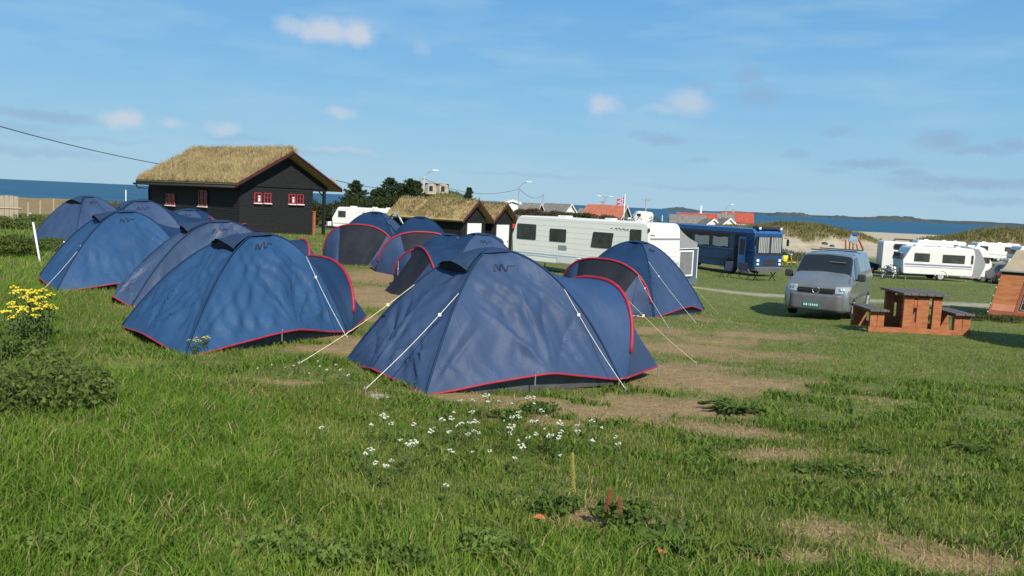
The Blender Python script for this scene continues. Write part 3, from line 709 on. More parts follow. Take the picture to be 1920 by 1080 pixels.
# ================================================================== BUILDINGS
def frame(c0, phi):
    """world matrix whose local x runs along the gable front, local y along the long wall"""
    return Matrix.Translation(c0) @ Matrix.Rotation(phi, 4, 'Z')
def turf(root, name, quad, h, n, seed, tone, lean=(.15, -.1), wid=.02, sub=None):
    """long dry grass growing from a roof plane quad(u,v)"""
    r = np.random.default_rng(seed); u, v = r.random(n), r.random(n)
    p00, p10, p01, p11 = [np.array(q) for q in quad]
    P = (p00*((1-u)*(1-v))[:, None]+p10*(u*(1-v))[:, None]+p01*((1-u)*v)[:, None]+p11*(u*v)[:, None])
    nt_ = max(20, n//28); k = r.integers(0, nt_, n); tu, tv = r.random(nt_), r.random(nt_)
    e1, e2 = np.linalg.norm(p10-p00), np.linalg.norm(p01-p00)
    # most blades belong to a tuft that shares its lean, height and tone
    free = r.random(n) < .3
    u = np.where(free, u, np.clip(tu[k]+r.normal(0, .11, n)/e1, 0, 1)); v = np.where(free, v, np.clip(tv[k]+r.normal(0, .11, n)/e2, 0, 1))
    P = (p00*((1-u)*(1-v))[:, None]+p10*(u*(1-v))[:, None]+p01*((1-u)*v)[:, None]+p11*(u*v)[:, None])
    th, tx, ty, tt = r.uniform(.65, 1.15, nt_), r.normal(0, .28, nt_), r.normal(0, .28, nt_), r.normal(.55, .22, nt_)
    hh = h*(.55+.5*r.random(n))*np.where(free, .8, th[k]); t = np.clip(tt[k]+r.normal(0, .15, n), 0, 1)[:, None]
    c = np.array(tone[0])*(1-t)+np.array(tone[1])*t; g = (r.random(n) < tone[3])[:, None]; c = np.where(g, np.array(tone[2]), c)
    return blades(P, hh, wid*(.6+.8*r.random(n)), (lean[0]+tx[k], lean[1]+ty[k]), c, True, .5, seed)
def roof_slab(parent, name, quads, th, m):
    mb = MB()
    for q in quads:
        q = [Vector(p) for p in q]; n = (q[1]-q[0]).cross(q[2]-q[0]).normalized()
        if n.z < 0: n = -n
        lo = [p for p in q]; hi = [p+n*th for p in q]
        mb.add(lo+hi, [(0,1,3,2),(4,6,7,5),(0,4,5,1),(2,3,7,6),(0,2,6,4),(1,5,7,3)])
    return mb.build(name, m, parent)
M['turf_soil'] = mat('roof_turf', (.38,.29,.14), (.30,.23,.11), 3, .95, .8, 12)
M['turfgrass'] = M['grassc']

# --- big cabin
K = at(448, 430, 46.5); phi = R_(52)
gzc = 1.6-2.42
cab = thing('turf_cabin', 'black timber cabin with tall straw coloured grass growing on its roof', 'cabin', (K.x, K.y, gzc), R_(52))
# local: x along gable front (right and away), y along long wall (left and away)
XA, W, Lc, HE, RISE = 3.0, 4.97, 9.4, 2.80, 1.62
WZ = HE+RISE*(1-(W-XA)/XA)
def wall_boards(mb, x0, y0, x1, y1, z0, z1, step=.135):
    n = int((z1-z0)/step)
    d = Vector((x1-x0, y1-y0, 0)); nr_ = Vector((d.y, -d.x, 0)).normalized()
    for i in range(n):
        a, b = z0+i*step, z0+(i+1)*step
        p0 = Vector((x0, y0, 0)); p1 = Vector((x1, y1, 0))
        mb.add([p0+nr_*.022+Vector((0,0,a)), p1+nr_*.022+Vector((0,0,a)), p1+nr_*.002+Vector((0,0,b)), p0+nr_*.002+Vector((0,0,b)), p0+Vector((0,0,a)), p1+Vector((0,0,a))], [(0,1,2,3), (0,4,5,1)])
mb = MB(); mb.prism([(0, -.4), (0, HE), (XA, HE+RISE), (W, WZ), (W, -.4)], 0.002, Lc)
wall_boards(mb, 0, 0, W, 0, -.1, HE-.15); wall_boards(mb, 0, Lc, 0, 0, -.1, HE-.05)
# gable boards above the band
for i in range(13):
    z0 = HE-.02+i*.125; z1 = z0+.125; f0 = max(0, (z0-HE)/RISE*XA)+.02; f1 = min((z1-HE)/RISE*XA+.02, XA)
    mb.add([(f0, -.04, z0), (2*XA-f0, -.04, z0), (2*XA-f1, -.022, z1), (f1, -.022, z1)], [(0,1,2,3)])
mb.build('walls', 'blackwood', cab)
mb = MB(); mb.box((XA, -.05, HE-.09), (XA*2, .04, .14)); mb.build('gable_band', 'blackwood', cab)
mb = MB(); mb.box((W+.5, .04, HE-.22), (1.0, .12, .14)); mb.box((W+.86, Lc/2, HE-.08), (.12, Lc-.2, .16)); mb.build('porch_beam', 'blackwood', cab)
for yy in (0, 3.2, 6.4, 9.4):
    mb = MB(); mb.box((W+.86, yy+.03, HE/2-.3), (.15, .15, HE+.35)); mb.tube([(W+.86, yy, HE-.65), (W+.4, yy, HE-.25)], .045, 4); mb.build('porch_post', 'blackwood', cab)
mb = MB(); mb.box((W+.07, -.06, .60), (.14, .10, 1.5)); mb.box((W+.07, -.06, 1.34), (.2, .16, .05)); mb.build('brown_corner_board', 'orangewood', cab)
OV = .62; ov2 = .55; 
def RP(side, u, y, up=0):
    """roof plane point: u 0 ridge .. 1 eave"""
    e = (XA+ov2)*u
    return (XA+side*e, y, HE+RISE-e*RISE/XA+.06+up)
for s in (-1, 1):
    pass
q1 = [RP(-1, 0, -OV), RP(-1, 1, -OV), RP(-1, 0, Lc+.4), RP(-1, 1, Lc+.4)]; q2 = [RP(1, 0, -OV), RP(1, 1, -OV), RP(1, 0, Lc+.4), RP(1, 1, Lc+.4)]
rf = roof_slab(cab, 'roof', [q1, q2], .16, 'turf_soil')
mb = MB()
for s in (-1, 1):
    a, b_ = Vector(RP(s, 0, -OV-.03, .10)), Vector(RP(s, 1.02, -OV-.03, .10)); mb.tube([a, b_], .10, 4, flat=.3)
    mb.add([a+Vector((0,-.02,.13)), b_+Vector((0,-.02,.13)), b_+Vector((0,-.02,-.10)), a+Vector((0,-.02,-.10)), a+Vector((0,.03,.13)), b_+Vector((0,.03,.13)), b_+Vector((0,.03,-.10)), a+Vector((0,.03,-.10))],
           [(0,1,2,3),(4,7,6,5),(0,4,5,1),(3,2,6,7),(0,3,7,4),(1,5,6,2)])
mb.build('bargeboard', 'trimred', cab)
mb = MB()
for s in (-1,):
    a, b_ = Vector(RP(s, 1.0, -OV, .05)), Vector(RP(s, 1.0, Lc+.4, .05)); mb.box((a+b_)/2+Vector((s*.03, 0, .04)), (.06, (b_-a).length, .22))
a, b_ = Vector(RP(1, 1.0, -OV, .05)), Vector(RP(1, 1.0, Lc+.4, .05)); mb.box((a+b_)/2+Vector((.03, 0, .04)), (.06, (b_-a).length, .22))
mb.build('eave_board', 'blackwood', cab)
mb = MB(); a = Vector(RP(-1, 1.0, -OV+.05, -.02)); b_ = Vector(RP(-1, 1.0, Lc+.5, -.06)); mb.tube([a+Vector((-.13,0,0)), b_+Vector((-.13,0,0))], .065, 8)
mb.tube([b_+Vector((-.13,-.25,-.02)), b_+Vector((-.05,-.3,-.25)), (-.06, Lc-.12, HE-.55), (-.06, Lc-.12, 0)], .04, 8); mb.build('gutter', 'plastic', cab, smooth=True)
tone = [(.42,.32,.155), (.70,.57,.33), (.20,.20,.08), .10]
Vx = [turf(cab, '', q1, .50, 36000, 31, tone), turf(cab, '', q2, .40, 10000, 32, tone)]
# fringe along the ridge and barge
Vx.append(turf(cab, '', [RP(-1, 0, -OV), RP(-1, .10, -OV), RP(-1, 0, Lc+.4), RP(-1, .10, Lc+.4)], .60, 5200, 33, tone)); Vx.append(turf(cab, '', [RP(1, 0, -OV), RP(1, .08, -OV), RP(1, 0, Lc+.4), RP(1, .08, Lc+.4)], .55, 3200, 34, tone)); Vx.append(turf(cab, '', [RP(-1, 0, -OV), RP(-1, 1, -OV), RP(-1, 0, -OV+.25), RP(-1, 1, -OV+.25)], .42, 2500, 35, tone)); Vx.append(turf(cab, '', [RP(-1, .93, -OV), RP(-1, 1, -OV), RP(-1, .93, Lc+.4), RP(-1, 1, Lc+.4)], .30, 3500, 36, tone, (-.35, 0)))
for v_ in Vx: v_[0][:, 2] += .15
o = rawmesh('roof_grass', *[(lambda t: (t[0], t[2]))(join_arr(Vx))][0], 'turfgrass', join_arr(Vx)[3], join_arr(Vx)[1]); o.parent = rf
def cabin_window(parent, T, w_, h_, shutter=None, cur=False, glassmat='glass'):
    """T maps local (x right, y out, z up) to the wall"""
    def B(mb, c, d): 
        hx, hy, hz = d[0]/2, d[1]/2, d[2]/2
        vs = [T @ (Vector(c)+Vector((x, y, z))) for x in (-hx, hx) for y in (-hy, hy) for z in (-hz, hz)]
        mb.add(vs, [(0,1,3,2),(4,6,7,5),(0,4,5,1),(2,3,7,6),(0,2,6,4),(1,5,7,3)])
    mb = MB(); t_ = .045
    for c, d in (((-w_/2, .05, 0), (t_, .06, h_+t_)), ((w_/2, .05, 0), (t_, .06, h_+t_)), ((0, .052, h_/2), (w_-t_, .08, t_)), ((0, .052, -h_/2), (w_-t_, .08, t_)), ((0, .05, 0), (.03, .05, h_-t_)), ((0, .049, .02), (w_-t_, .045, .028))): B(mb, c, d)
    fr = mb.build('window', 'frame_red', parent)
    mb = MB(); B(mb, (0, .034, 0), (w_-.02, .012, h_-.02)); mb.build('pane', glassmat, fr)
    mb = MB(); B(mb, (0, .09, -h_/2-.05), (w_+.08, .12, .05)); mb.build('sill', 'white', fr)
    if cur:
        mb = MB(); B(mb, (-w_*.26, .046, -.04), (w_*.30, .008, h_-.2)); mb.build('curtain', 'white', fr)
def wallT(x, y, z, ang): return Matrix.Translation((x, y, z)) @ Matrix.Rotation(ang, 4, 'Z')
for xx, c_ in ((1.12, True), (1.76, False), (3.42, True), (4.0, False)):
    cabin_window(cab, wallT(xx, -.02, 2.02, pi), .42, .52, cur=c_)
cabin_window(cab, wallT(-.02, 3.4, 1.84, pi/2), .80, .86); cabin_window(cab, wallT(-.02, 6.8, 1.66, pi/2), .90, .62)

# --- two small turf-roofed sheds
def shed(K, rz, lab, L=5.2, seed=1):
    W = 2.0; HE = 2.15; RI = .85
    s_ = thing('turf_shed', lab, 'shed', K, rz, 'small turf roofed sheds with white doors')
    mb = MB(); mb.prism([(0, -1), (0, HE), (W/2, HE+RI), (W, HE), (W, -1)], 0, L)
    for i in range(13): mb.box((W*(i+.5)/13+0, -.012, HE/2-.2), (.10, .02, HE+.6))
    for i in range(30): mb.box((-.012, L*(i+.5)/30, HE/2-.2), (.02, .12, HE+.6))
    mb.build('walls', 'blackwood', s_)
    def RP(sd, u, y): e = (W/2+.3)*u; return (W/2+sd*e, y, HE+RI-e*RI/(W/2)+.04)
    q1 = [RP(-1, 0, -.35), RP(-1, 1, -.35), RP(-1, 0, L+.3), RP(-1, 1, L+.3)]; q2 = [RP(1, 0, -.35), RP(1, 1, -.35), RP(1, 0, L+.3), RP(1, 1, L+.3)]
    rf = roof_slab(s_, 'roof', [q1, q2], .12, 'turf_soil')
    mb = MB()
    for sd in (-1, 1):
        a, b_ = Vector(RP(sd, 0, -.38))+Vector((0,0,.06)), Vector(RP(sd, 1.02, -.38))+Vector((0,0,.06))
        mb.add([a+Vector((0,0,.10)), b_+Vector((0,0,.10)), b_+Vector((0,0,-.09)), a+Vector((0,0,-.09)), a+Vector((0,.04,.10)), b_+Vector((0,.04,.10)), b_+Vector((0,.04,-.09)), a+Vector((0,.04,-.09))],
           [(0,1,2,3),(4,7,6,5),(0,4,5,1),(3,2,6,7),(0,3,7,4),(1,5,6,2)])
    mb.build('bargeboard', 'trimred', s_)
    tone = [(.36,.27,.14), (.56,.43,.24), (.18,.20,.07), .25]
    Vx = [turf(s_, '', q1, .24, 6500, seed, tone, (.05,-.05), .03), turf(s_, '', q2, .22, 2500, seed+1, tone, (.05,-.05), .03)]
    for v_ in Vx: v_[0][:, 2] += .11
    J = join_arr(Vx); o = rawmesh('roof_grass', J[0], J[2], 'turfgrass', J[3], J[1]); o.parent = rf
    mb = MB(); mb.box((W*.5, -.04, .85), (1.2, .05, 2.05)); d = mb.build('door', 'white', s_, bevel=.01)
    mb = MB(); mb.box((W*.5+.48, -.075, .85), (.03, .03, .14)); mb.build('handle', 'plastic', d)
    return s_
a_ = at(866, 440, 48); shed((a_.x, a_.y, -1.58), R_(52), 'black plank shed, left of the pair, wide turf roof and white door', 5.6, 41)
a_ = at(922, 440, 52); shed((a_.x, a_.y, -1.70), R_(52), 'black plank shed, right of the pair, next to the long white caravan', 5.2, 45)

# --- bunker on its hill
b0 = at(819, 350, 168); bz = gz(b0.x, b0.y)
bk = thing('concrete_bunker', 'pale concrete lookout with two dark openings on top of the grassy knoll', 'bunker', (b0.x, b0.y, bz-.3), R_(8))
mb = MB()
for s in (-1, 1): mb.tube([(s*1.15, 0, 0), (s*1.15, 0, 2.1)], [1.35, 1.2], 9)
mb.box((0, .5, 1.1), (2.4, 1.6, 2.2)); mb.box((0, .2, 2.2), (5.0, 2.6, .14)); mb.build('walls', 'concrete', bk, bevel=.06)
for s in (-1, 1):
    mb = MB(); mb.box((s*1.15, -1.16, 1.15), (.62, .35, .95)); mb.build('opening', 'black', bk)

# --- far houses
def house(px, d, w, l, hw, rise, yaw, wall, roofm, lab, ztop=None, chim=False, kind='house', wins=True, grp='houses by the shore'):
    p = at(px, 400, d); z = ztop-(hw+rise) if ztop is not None else gz(p.x, p.y)
    h_ = thing('shore_'+kind if kind == 'house' else kind, lab, 'house', (p.x, p.y, z), R_(yaw), grp)
    mb = MB(); mb.prism([(-w/2, -4), (-w/2, hw), (0, hw+rise), (w/2, hw), (w/2, -4)], -l/2, l/2); wl = mb.build('walls', wall, h_)
    e = .35; quads = []
    for s in (-1, 1):
        a = (0, hw+rise+.05); b_ = (s*(w/2+e), hw-e*rise/(w/2)+.05)
        quads.append([(a[0], -l/2-e, a[1]), (b_[0], -l/2-e, b_[1]), (a[0], l/2+e, a[1]), (b_[0], l/2+e, b_[1])])
    rf = roof_slab(h_, 'roof', quads, .18, roofm)
    mb = MB()
    for yy in (-l/2-e-.04, l/2+e+.04):
        for s in (-1, 1):
            mb = MB(); a = Vector((0, yy, hw+rise+.12)); b_ = Vector((s*(w/2+e), yy, hw-e*rise/(w/2)+.12)); mb.add([a+Vector((0,0,.16)), b_+Vector((0,0,.16)), b_-Vector((0,0,.2)), a-Vector((0,0,.2))], [(0,1,2,3)]); mb.build('bargeboard', 'white', h_)
    if chim: mb = MB(); mb.box((w*.08, l*.15, hw+rise+.25), (.6, .6, 1.1)); mb.box((w*.08, l*.15, hw+rise+.82), (.72, .72, .12)); mb.build('chimney', 'concrete', rf)
    if wins:
        for s in (-1, 1):
            mb = MB(); mb.box((s*w*.2, -l/2-.03, hw*.55), (.9, .06, 1.1)); f_ = mb.build('window', 'white', h_); mb = MB(); mb.box((s*w*.2, -l/2-.07, hw*.55), (.7, .03, .9)); mb.build('pane', 'glass', f_)
            for yy in (-l*.25, l*.25):
                mb = MB(); mb.box((s*(w/2+.03), yy, hw*.55), (.06, .9, 1.1)); f_ = mb.build('window', 'white', h_); mb = MB(); mb.box((s*(w/2+.07), yy, hw*.55), (.03, .7, .9)); mb.build('pane', 'glass', f_)
    return h_
house(957, 150, 2.4, 3.0, 2.6, .35, 10, 'white', 'roofgrey', 'small plain white box hut just behind the right turf shed', 1.75, wins=False)
house(985, 165, 4.2, 5.6, 2.1, 1.15, 74, 'wallred', 'roofgrey', 'low red walled house with grey roof and white end, right of the white hut', 1.4)
house(1046, 190, 6.0, 6.6, 2.2, 2.5, 52, 'white', 'roofgrey', 'white gabled house with a grey brown roof beside a thin pole', 1.55)
house(1102, 210, 3.4, 3.4, 1.6, 1.0, 60, 'white', 'roofgrey', 'tiny white boathouse at the water, between the white and the green house', .65, wins=False)
house(1138, 175, 6.0, 8.0, 2.0, 2.5, 62, 'wallgreen', 'rooforange', 'green gabled house with orange tiled roof below the flag', 1.7, chim=True)
house(1290, 190, 4.5, 7.5, 2.2, 1.6, 82, 'wallgrey', 'roofgrey', 'grey roofed shed, leftmost of the shore buildings behind the bus', .35, wins=False)
house(1308, 205, 5.5, 9.0, 2.2, 2.2, 70, 'white', 'roofred', 'white house with dark red roof behind the caravan end', .75)
house(1343, 215, 5.5, 8.5, 2.4, 1.9, 80, 'wallgrey', 'roofgrey', 'long grey house between the two red roofs', .95)
house(1383, 225, 6.5, 7.5, 2.6, 2.3, 78, 'white', 'roofred', 'white house with bright red roof, rightmost by the dunes', 1.35, chim=True)
house(1330, 180, 3.2, 4.0, 2.0, 1.2, 15, 'white', 'roofgrey', 'small white gable seen directly above the blue bus', -.2, wins=False)
house(1361, 178, 3.2, 4.0, 2.0, 1.3, 12, 'white', 'roofgrey', 'small white outbuilding in front of the bright red roof', .1)

# --- poles and lamps
def lamp_post(px, py, d, arm, lab, double=False, bar=False, m='postgrey', r=.09):
    t = at(px, py, d); z0 = gz(t.x, t.y); h = t.z-z0
    o = thing('street_lamp' if arm or double else 'utility_pole', lab, 'street lamp' if arm or double else 'pole', (t.x, t.y, z0))
    mb = MB(); mb.tube([(0, 0, -.3), (0, 0, h)], [r*1.3, r], 8); p = mb.build('pole', m, o, smooth=True)
    if arm:
        mb = MB(); mb.tube([(0, 0, h-.1), (arm*.4, 0, h+.45), (arm, 0, h+.75)], .05, 6); mb.build('arm', m, o)
        mb = MB(); mb.box((arm+.3, 0, h+.78), (.8, .28, .16)); mb.build('lamp_head', 'white', o, bevel=.05)
    if double:
        for s in (-1, 1):
            mb = MB(); mb.tube([(0, 0, h-.1), (s*.9, 0, h+.1)], .05, 6); mb.build('arm', m, o); mb = MB(); mb.box((s*1.3, 0, h+.12), (.9, .3, .16)); mb.build('lamp_head', 'white', o, bevel=.05)
    if bar:
        mb = MB(); mb.box((0, 0, h-.4), (1.6, .12, .14)); mb.build('crossbar', m, o)
        for s in (-.7, 0, .7): mb = MB(); mb.tube([(s, 0, h-.33), (s, 0, h-.08)], .06, 6); mb.build('insulator', m, o)
    return o
l1 = lamp_post(795, 330, 110, 1.15, 'tall lamp post beside the concrete lookout, arm pointing right', r=.13, m='concrete')
l2 = lamp_post(974, 350, 130, 1.1, 'lamp post with bent arm above the white hut')
lamp_post(1019, 364, 185, 0, 'thin dark pole left of the white gabled house', r=.13)
lamp_post(1135, 369, 190, 0, 'double armed lamp post above the green house', double=True, r=.1)
lamp_post(1212, 372, 180, 0, 'dark power pole with crossbar over the white truck', bar=True, r=.14)
lamp_post(1362, 389, 200, 1.0, 'short lamp post behind the bright red roof')
lamp_post(1315, 386, 210, 0, 'white mast standing among the shore houses', m='white', r=.2)
lamp_post(1242, 404, 120, 0, 'thin white antenna behind the long caravan', m='white', r=.04)
def wire(a, b, sag, lab, r=.018):
    a, b = Vector(a), Vector(b); mb = MB(); mb.tube([a.lerp(b, i/30)-Vector((0, 0, sag*4*(i/30)*(1-i/30))) for i in range(31)], r, 5)
    o = mb.build('overhead_cable', 'plastic'); tag(o, lab, 'cable', 'overhead cables')
wire(at(-160, 190, 34), at(440, 325, 66), .5, 'black cable dropping from the upper left to the turf cabin', .022)
lt1 = at(795, 330, 110); lt2 = at(974, 350, 130); lt3 = at(1019, 364, 185)
wire(at(630, 338, 52), (lt1.x, lt1.y, lt1.z-.3), .8, 'thin cable from the turf cabin to the tall lamp post', .022)
wire((lt1.x, lt1.y, lt1.z-.3), (lt2.x, lt2.y, lt2.z-.3), 1.3, 'thin cable between the two lamp posts', .025)
wire((lt2.x, lt2.y, lt2.z-.3), (lt3.x, lt3.y, lt3.z-.2), 1.0, 'thin cable running right from the lamp post over the white hut', .03)
# flag pole
t = at(1172, 366, 150); z0 = gz(t.x, t.y); o = thing('flagpole', 'white flagpole with a red flag blowing to the left', 'flagpole', (t.x, t.y, z0)); h = t.z-z0
mb = MB(); mb.tube([(0,0,-.2), (0,0,h)], [.11, .06], 8); mb.ball((0,0,h+.08), .11); mb.build('pole', 'white', o, smooth=True)
def fl(u, v): return (-.05-1.35*u, .14*sin(6*u), h-.35-1.05*v-.45*u+.04*sin(8*u+2*v))
mb = MB(); mb.grid(fl, 16, 8); f_ = mb.build('flag', 'flagred', o)
for mm, off, (cu_, cw), (rv, rw) in (('white', .012, (.36, .22), (.5, .30)), ('flagblue', .02, (.36, .10), (.5, .14))):
    mb = MB()
    for sgn in (-1, 1):
        mb.grid(lambda u, v: Vector(fl(cu_-cw/2+cw*u, v))+Vector((0, off*sgn, 0)), 3, 8); mb.grid(lambda u, v: Vector(fl(u, rv-rw/2+rw*v))+Vector((0, (off+.003)*sgn, 0)), 16, 2)
    mb.build('cross', mm, f_)

# --- fence, stakes
A0, A1 = at(-260, 400, 33), at(39, 400, 36.5)
fo = thing('plank_fence', 'weathered upright plank fence at the left edge in front of the sea', 'fence', (A0.x, A0.y, gz(A0.x, A0.y)))
dv = Vector((A1.x-A0.x, A1.y-A0.y, 0)); n = int(dv.length/.17); an = atan2(dv.y, dv.x); mb = MB()
for i in range(n):
    p = dv*(i/n); z = gz(A0.x+p.x, A0.y+p.y)-gz(A0.x, A0.y); hh = .92+random.uniform(-.05, .05)
    top = CAMZ-.70-gz(A0.x+p.x, A0.y+p.y)+random.uniform(-.04, .04)
    mb.box((p.x, p.y, z+top/2-.1), (.155, .022, top+.2), an)
mb.build('planks', 'greywood', fo)
for i in range(0, n, 12):
    p = dv*(i/n); z = gz(A0.x+p.x, A0.y+p.y)-gz(A0.x, A0.y); mb = MB(); mb.box((p.x+.08, p.y, z+.15), (.09, .09, 1.2), an); mb.build('post', 'greywood', fo)
mb = MB()
for zz in (.35, .85): mb.tube([Vector((.03, 0, zz)), dv+Vector((.03, 0, zz+gz(A1.x, A1.y)-gz(A0.x, A0.y)))], .035, 4)
mb.build('rail', 'greywood', fo)
# wire fence posts further on
for i, px in enumerate((52, 75, 100)):
    p = at(px, 390, 46+i*9); o = MB(); o.tube([(0,0,-.2), (.03,0,1.05)], .05, 6); o = o.build('fence_post', 'greywood'); o.location = (p.x, p.y, gz(p.x, p.y))
    tag(o, ['low grey post nearest the end of the plank fence', 'low grey post in the middle of the meadow edge', 'low grey post farthest along the meadow edge'][i], 'post', 'meadow posts')
g = G(77, 491); tp = at(62, 417, g.y+.25); o = MB(); o.tube([(0,0,-.15), tp-Vector((g.x, g.y, gz(g.x, g.y)))], [.024,.024], 8); o = o.build('leaning_stake', 'white', smooth=True); o.location = (g.x, g.y, gz(g.x, g.y)); tag(o, 'white stake leaning left at the corner of the tent field', 'stake')
p = at(236, 356, 44); o = MB(); o.tube([(0,0,-.2), (0,0,p.z-gz(p.x, p.y))], .03, 6); o = o.build('marker_stake', 'white'); o.location = (p.x, p.y, gz(p.x, p.y)); tag(o, 'thin white upright stake against the sea left of the turf cabin', 'stake')
def rock(px, py, s, m, lab, cat='stone', name='stone', seed=0, flat=.6):
    g = G(px, py); rr = random.Random(seed); mb = MB()
    mb.grid(lambda u, v: (s*cos(2*pi*u)*sin(pi*v)*(1+.15*sin(5*pi*2*u/2+v*7)), s*.8*sin(2*pi*u)*sin(pi*v)*(1+.12*cos(9*v)), s*flat*cos(pi*v)), 12, 8)
    o = mb.build(name, m, smooth=True); o.location = (g.x, g.y, gz(g.x, g.y)+s*flat*.2); tag(o, lab, cat); return o
rock(56, 405, .28, 'white', 'small white boulder on the grass beyond the leaning stake', seed=3)
rock(708, 744, .10, 'stone', 'flat pale stone at the end of the nearest tent rope', flat=.14)
# ================================================================== VEHICLES
def rp(pts, n=5):
    """rounded polygon: pts = (x, z, radius)"""
    out = []; N = len(pts)
    for i in range(N):
        p = Vector(pts[i][:2]); a = Vector(pts[i-1][:2]); b = Vector(pts[(i+1) % N][:2]); r = pts[i][2]
        if r <= 0: out.append(tuple(p)); continue
        da, db = (a-p).normalized(), (b-p).normalized(); ang = da.angle(db); t = min(r/math.tan(ang/2), (a-p).length*.49, (b-p).length*.49)
        p0, p1 = p+da*t, p+db*t
        for k in range(n+1):
            s = k/n; q = p0*(1-s)**2+p*2*s*(1-s)+p1*s*s; out.append((q.x, q.y))
    return out
def wheel(parent, x, y, z, r, w=.2, side=-1, name='wheel'):
    mb = MB(); mb.tube([(x, y-w/2, z), (x, y-w/2+.02, z), (x, y+w/2-.02, z), (x, y+w/2, z)], [r*.9, r, r, r*.9], 24); t = mb.build(name, 'rubber', parent, smooth=False)
    mb = MB(); yo = y+side*(w/2+.004); mb.tube([(x, yo-side*.03, z), (x, yo, z)], [r*.62, r*.62], 20)
    for k in range(6):
        a = k*pi/3; mb.box((x+cos(a)*r*.34, yo+side*.012, z+sin(a)*r*.34), (r*.5, .02, r*.1), mt=Matrix.Translation((0,0,0)) @ Matrix.Rotation(-a, 4, 'Y'))
    mb.build('rim', 'rim', t)
def plate_on(parent, name, m, x, y, z, w, h, side=-1, th=.02, bev=.02, slant=0, rad=.05):
    """panel flush on the long side: rounded rectangle"""
    mb = MB(); pr = rp([(x-w/2, z-h/2, rad), (x+w/2, z-h/2, rad), (x+w/2+slant, z+h/2, rad), (x-w/2+slant, z+h/2, rad)], 3)
    mb.prism(pr, y, y+side*th); return mb.build(name, m, parent)
def caravan(lab, L, H, loc, rz, windows, W=2.2, stripes=(), door=None, group='white touring caravans', shape=0, end_window=True, m='white_gel', wheels=True, tail=1, ribs=True, z0=.42):
    """x from -L/2 (tow bar end) to L/2, windows on the -y side"""
    c = thing('caravan', lab, 'caravan', loc, rz, group)
    if shape == 0: prof = rp([(-L/2+.12, z0, .12), (L/2-.02, z0, .1), (L/2, z0+1.1, .2), (L/2-.06, H, .34), (-L/2+.35, H, .45), (-L/2, z0+1.15, .3)])
    elif shape == 1: prof = rp([(-L/2+.1, z0, .12), (L/2-.1, z0, .12), (L/2, H-.5, .2), (L/2-.15, H, .22), (-L/2+.55, H-.02, .3), (-L/2+.02, H-1.0, .3)])
    else: prof = rp([(-L/2+.1, z0, .12), (L/2-.25, z0, .3), (L/2, z0+1.0, .5), (L/2-.3, H, .5), (-L/2+.4, H, .5), (-L/2, z0+1.0, .4)])
    mb = MB(); mb.prism(prof, -W/2, W/2); body = mb.build('body', m, c, bevel=.045)
    for s in (-1, 1):
        if ribs:
            mb = MB()
            for k in range(7):
                zz = z0+.5+k*.24; mb.box((0, s*(W/2+.001), zz), (L*.88, .006, .012))
            mb.build('side_rib', 'rib', body)
        for x, z, w, h, sl in windows:
            f = plate_on(c, 'window', 'plastic', x, s*(W/2+.002), z, w+.05, h+.05, s, .022, slant=sl); plate_on(f, 'pane', 'acryl', x, s*(W/2+.022), z, w, h, s, .012, slant=sl)
        for z, h, mm in stripes: plate_on(c, 'stripe', mm, -.02, s*(W/2+.002), z, L-.34, h, s, .008, rad=0)
        if wheels: 
            wheel(c, .25 if tail else 0, s*(W/2-.14), .32, .32, .2, s)
            mb = MB(); 
            pts = [(.25+.42*cos(a), s*(W/2+.01), .34+.42*sin(a)) for a in np.linspace(0, pi, 13)]; mb.tube(pts, .03, 6); mb.build('wheel_arch', m, c)
    if end_window:
        mb = MB(); mb.box((-L/2-.0, 0, z0+1.22), (.2, 1.5, .5)); mb.build('front_window', 'acryl', c, bevel=.04)
    mb = MB(); mb.tube([(-L/2+.2, -.5, .40), (-L/2-.95, 0, .40)], .04, 6); mb.tube([(-L/2+.2, .5, .40), (-L/2-.95, 0, .40)], .04, 6); mb.tube([(-L/2-.8, 0, .40), (-L/2-1.15, 0, .46)], .05, 8); mb.tube([(-L/2-.85, .08, .1), (-L/2-.85, .08, .8)], .03, 8)
    mb.build('tow_bar', 'postgrey', c)
    mb = MB(); mb.box((-L/2-.28, 0, .62), (.55, 1.2, .4)); mb.build('gas_locker', m, c, bevel=.06)
    for x, s in ((-L*.22, .5), (L*.12, .4), (L*.33, .34)):
        mb = MB(); mb.box((x, .1, H+.03), (s, s, .11)); mb.build('roof_vent', 'white_clean', c, bevel=.02)
    for s in (-1, 1):
        for sx in (-1, 1): mb = MB(); mb.tube([(sx*(L/2-.5), s*.8, z0+.02), (sx*(L/2-.35), s*.85, -.1)], .025, 6); mb.build('corner_steady', 'postgrey', c)
    for s in (-1, 1): mb = MB(); mb.tube([(L/2-.06, s*(W/2-.2), z0+.17), (L/2+.01, s*(W/2-.2), z0+.17)], .085, 14); mb.build('tail_light', 'redlamp', c)
    if door: 
        f = plate_on(c, 'door', m, door, -(W/2+.004), z0+.95, .62, 1.72, -1, .012); plate_on(f, 'handle', 'plastic', door+.22, -(W/2+.02), z0+.9, .05, .12, -1, .03)
    return c
# --- long white caravan: corner at px 1218; side runs left and away
kc = at(1219, 430, 35.2); al = R_(46); ex = Vector((cos(al), sin(al), 0))   # end face direction
sdv = Vector((-sin(al), cos(al), 0)); LC = 7.9; WC = 2.3
cen = Vector((kc.x, kc.y, 0))+sdv*(LC/2)+ex*(WC/2)
